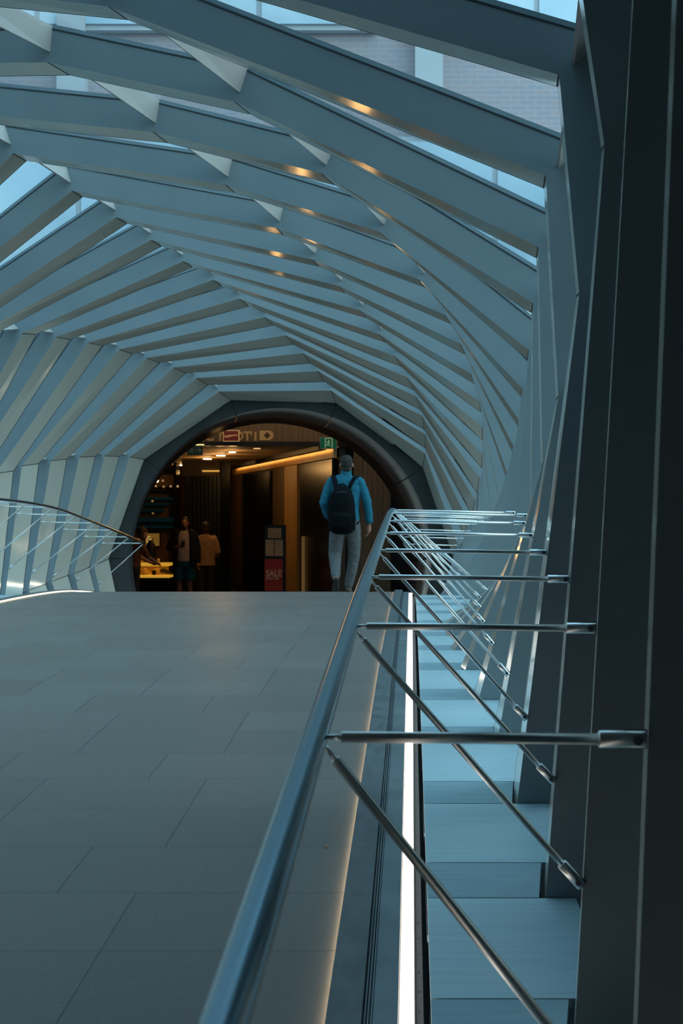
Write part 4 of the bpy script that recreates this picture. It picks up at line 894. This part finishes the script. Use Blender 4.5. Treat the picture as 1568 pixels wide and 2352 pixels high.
# shopper facing the bridge with a phone
dp = 27.0
M_SKIN2 = mat('skin_tan', (.30, .15, .09), .5); M_JACK = cloth('jacket_dark', (.012, .014, .018)); M_TEE = cloth('tee_white', (.42, .36, .32)); M_SHORT = cloth('shorts_blue', (.010, .07, .15)); M_HAIR2 = mat('hair_black', (.015, .012, .010), .6)
pa = thing('person', 'bearded man in a dark jacket, white tee and blue shorts looking at a phone', 'person', (W(424, 0, dp).x, dp, ZF), math.pi)
HC2 = (.0, .01, 1.60)
def pa_body(bm):
    head(bm, HC2)
    tube(bm, ((0, -.01, 1.40), (0, -.005, 1.49), (0, 0, 1.56)), [(.075, .07), (.058, .06), (.056, .06)], 16)
    tube(bm, ((0, 0, .85), (0, 0, 1.1), (0, 0, 1.3), (0, 0, 1.42)), [(.15, .10), (.14, .10), (.165, .10), (.12, .07)], 16)
    limb(bm, ((.19, 0, 1.38), (.30, .0, 1.12), (.13, .24, 1.14), (.10, .27, 1.15)), [.05, .042, .032, .027]); hand(bm, (.095, .275, 1.15), (-.8, .35, .25), (.2, .3, 1), .8, .95)
    limb(bm, ((-.19, 0, 1.38), (-.25, -.01, 1.1), (-.27, .05, .86)), [.05, .042, .03]); hand(bm, (-.272, .055, .84), (0, .1, -1), (.3, 1, 0), .6, .95)
    for sx in (-1, 1):
        limb(bm, ((sx * .09, 0, .84), (sx * .10, .01, .48), (sx * .11, -.01, .09)), [.08, .055, .04]); ell(bm, (sx * .115, .06, .045), (.045, .12, .04))
blend('body', pa_body, .011, M_SKIN2, pa, 2); eyes(pa, HC2, M_EYE)
blend('hair', lambda bm: (ell(bm, Vector(HC2) + Vector((0, -.022, .05)), (.082, .094, .085)), ell(bm, Vector(HC2) + Vector((0, -.05, -.01)), (.074, .058, .07))), .011, M_HAIR2, pa, 1)
blend('beard', lambda bm: (ell(bm, Vector(HC2) + Vector((0, .045, -.085)), (.055, .05, .045)), tube(bm, ((-.03, .095, 1.55), (.03, .095, 1.55)), .010, 8)), .010, M_HAIR2, pa, 1)
blend('tee', lambda bm: tube(bm, ((0, .01, .86), (0, .01, 1.1), (0, .005, 1.3), (0, 0, 1.42), (0, 0, 1.46)), [(.175, .125), (.165, .12), (.175, .118), (.15, .095), (.075, .07)], 22), .012, M_TEE, pa, 2, .005)
def pa_jacket(bm):
    for sx in (-1, 1):
        tube(bm, ((sx * .155, -.0, .78), (sx * .15, -.0, 1.1), (sx * .145, 0, 1.3), (sx * .13, -.005, 1.42), (sx * .085, -.01, 1.47)), [(.075, .14), (.07, .135), (.075, .125), (.075, .10), (.05, .07)], 18)
    tube(bm, ((0, -.07, .78), (0, -.07, 1.1), (0, -.06, 1.3), (0, -.05, 1.44)), [(.16, .075), (.15, .07), (.16, .07), (.11, .05)], 18)
    limb(bm, ((.18, 0, 1.385), (.26, 0, 1.25), (.305, .0, 1.11), (.24, .10, 1.11), (.15, .21, 1.13)), [.072, .066, .062, .056, .050])
    limb(bm, ((-.18, 0, 1.385), (-.225, 0, 1.25), (-.255, -.01, 1.1), (-.272, .045, .88)), [.072, .066, .06, .052])
blend('jacket', pa_jacket, .012, M_JACK, pa, 2, .006)
def pa_shorts(bm):
    tube(bm, ((0, 0, .90), (0, 0, .82), (0, 0, .74)), [(.172, .125), (.182, .13), (.17, .12)], 20)
    for sx in (-1, 1): tube(bm, ((sx * .09, 0, .82), (sx * .105, .01, .6), (sx * .11, .01, .50)), [(.095, .10), (.105, .10), (.105, .10)], 16)
blend('shorts', pa_shorts, .012, M_SHORT, pa, 2, .006)
for sx in (-1, 1):
    blend('shoe', lambda bm: (tube(bm, ((sx * .112, -.07, .035), (sx * .113, -.03, .055), (sx * .115, .06, .05), (sx * .118, .14, .038), (sx * .12, .20, .025)), [.03, .045, .047, .045, .02], 14)), .012, M_SHOE_B, pa, 1)
ph = thing('phone', 'dark phone held by the man in the white tee and blue shorts', 'phone', (W(424, 0, dp).x + .02, dp - .335, ZF + 1.19), math.pi)
bm = bmesh.new(); box(bm, (-.037, -.005, -.055), (.037, .005, .085)); bmesh.ops.rotate(bm, verts=bm.verts, cent=(0, 0, 0), matrix=Matrix.Rotation(.6, 3, 'X')); bmesh.ops.bevel(bm, geom=bm.edges[:], offset=.003, segments=2, affect='EDGES'); obj('case', bm, M_BLACKMET, ph)
bm = bmesh.new(); box(bm, (-.033, -.0065, -.05), (.033, -.0055, .08)); bmesh.ops.rotate(bm, verts=bm.verts, cent=(0, 0, 0), matrix=Matrix.Rotation(.6, 3, 'X')); obj('screen', bm, M_DOOR, ph)

# shopper with a beige jacket, seen from behind
db_ = 28.0
M_BEIGE = cloth('jacket_beige', (.46, .30, .17)); M_TROU = cloth('trousers_dark', (.05, .042, .035)); M_HAIR3 = mat('hair_dark_brown', (.035, .02, .012), .6)
pb = thing('person', 'shopper in a beige jacket seen from behind beside the black slatted screen', 'person', (W(472, 0, db_).x, db_, ZF), .15)
HC3 = (.0, .0, 1.50)
def pb_body(bm):
    head(bm, HC3)
    tube(bm, ((0, 0, 1.32), (0, 0, 1.38), (0, 0, 1.45)), [(.075, .07), (.055, .058), (.055, .06)], 16)
    tube(bm, ((0, 0, .8), (0, 0, 1.0), (0, 0, 1.2), (0, 0, 1.33)), [(.15, .10), (.135, .10), (.15, .10), (.10, .07)], 16)
    for sx in (-1, 1):
        limb(bm, ((sx * .17, 0, 1.28), (sx * .24, -.02, 1.02), (sx * .22, .14, .90)), [.05, .04, .028]); hand(bm, (sx * .218, .15, .89), (-sx * .2, 1, -.2), (-sx, .2, .5), .7, .9)
        limb(bm, ((sx * .085, 0, .8), (sx * .09, .01, .45), (sx * .095, -.01, .08)), [.08, .055, .04]); ell(bm, (sx * .10, .06, .04), (.042, .11, .035))
blend('body', pb_body, .011, M_SKIN2, pb, 2); eyes(pb, HC3, M_EYE)
blend('hair', lambda bm: (ell(bm, Vector(HC3) + Vector((0, -.02, .045)), (.086, .10, .09)), ell(bm, Vector(HC3) + Vector((0, -.055, -.03)), (.08, .06, .085))), .011, M_HAIR3, pb, 1)
def pb_jacket(bm):
    tube(bm, ((0, 0, .74), (0, 0, .9), (0, 0, 1.1), (0, 0, 1.25), (0, 0, 1.33), (0, 0, 1.37)), [(.20, .14), (.19, .135), (.185, .13), (.185, .12), (.14, .095), (.075, .07)], 22)
    for sx in (-1, 1): limb(bm, ((sx * .165, 0, 1.28), (sx * .215, -.01, 1.15), (sx * .25, -.02, 1.02), (sx * .228, .11, .92)), [.07, .064, .058, .05])
blend('jacket', pb_jacket, .012, M_BEIGE, pb, 2, .006)
def pb_trousers(bm):
    tube(bm, ((0, 0, .86), (0, 0, .76)), [(.165, .12), (.17, .12)], 18)
    for sx in (-1, 1): limb(bm, ((sx * .088, 0, .78), (sx * .092, .01, .45), (sx * .097, 0, .1)), [.095, .07, .062])
blend('trousers', pb_trousers, .012, M_TROU, pb, 2, .005)
for sx in (-1, 1): blend('shoe', lambda bm: tube(bm, ((sx * .098, -.07, .035), (sx * .10, -.02, .05), (sx * .10, .06, .045), (sx * .103, .17, .022)), [.028, .042, .042, .018], 14), .012, M_SHOE_B, pb, 1)

# shopper leaning over the shelves at the left edge of the opening
dc = 26.2
M_PINK = cloth('top_rust', (.20, .085, .05))
pc = thing('person', 'shopper in a rust coloured top leaning towards the lit shelves at the left', 'person', (W(306, 0, dc).x, dc, ZF), -.9)
HC4 = (.0, .20, 1.42)
def pc_body(bm):
    head(bm, HC4)
    tube(bm, ((0, .08, 1.26), (0, .13, 1.32), (0, .18, 1.38)), [(.07, .065), (.052, .056), (.052, .056)], 16)
    tube(bm, ((0, 0, .8), (0, 0, 1.0), (0, .05, 1.18), (0, .08, 1.28)), [(.15, .10), (.13, .10), (.15, .10), (.10, .07)], 16)
    for sx in (-1, 1):
        limb(bm, ((sx * .17, .07, 1.22), (sx * .20, .20, .98), (sx * .12, .42, .86)), [.048, .04, .028]); hand(bm, (sx * .115, .435, .855), (-sx * .2, 1, -.5), (-sx, .2, .5), .6, .9)
        limb(bm, ((sx * .085, 0, .8), (sx * .09, .01, .45), (sx * .095, -.01, .08)), [.08, .055, .04]); ell(bm, (sx * .10, .06, .04), (.042, .11, .035))
blend('body', pc_body, .011, mat('skin_light', (.48, .27, .17), .5), pc, 2); eyes(pc, HC4, M_EYE)
blend('hair', lambda bm: (ell(bm, Vector(HC4) + Vector((0, -.02, .045)), (.086, .10, .09)), ell(bm, Vector(HC4) + Vector((0, -.055, -.06)), (.078, .06, .11))), .011, M_HAIR3, pc, 1)
def pc_top(bm):
    tube(bm, ((0, 0, .78), (0, 0, .95), (0, .035, 1.12), (0, .07, 1.24), (0, .10, 1.30)), [(.18, .13), (.165, .125), (.175, .12), (.16, .10), (.075, .07)], 22)
    for sx in (-1, 1): limb(bm, ((sx * .155, .07, 1.22), (sx * .185, .14, 1.10), (sx * .20, .19, 1.0)), [.064, .056, .05])
blend('top', pc_top, .012, M_PINK, pc, 2, .006)
def pc_tr(bm):
    tube(bm, ((0, 0, .86), (0, 0, .76)), [(.165, .12), (.17, .12)], 18)
    for sx in (-1, 1): limb(bm, ((sx * .088, 0, .78), (sx * .092, .01, .45), (sx * .097, 0, .1)), [.095, .07, .062])
blend('trousers', pc_tr, .012, M_TROU, pc, 2, .005)
for sx in (-1, 1): blend('shoe', lambda bm: tube(bm, ((sx * .098, -.07, .035), (sx * .10, -.02, .05), (sx * .10, .06, .045), (sx * .103, .17, .022)), [.028, .042, .042, .018], 14), .012, M_SHOE_B, pc, 1)
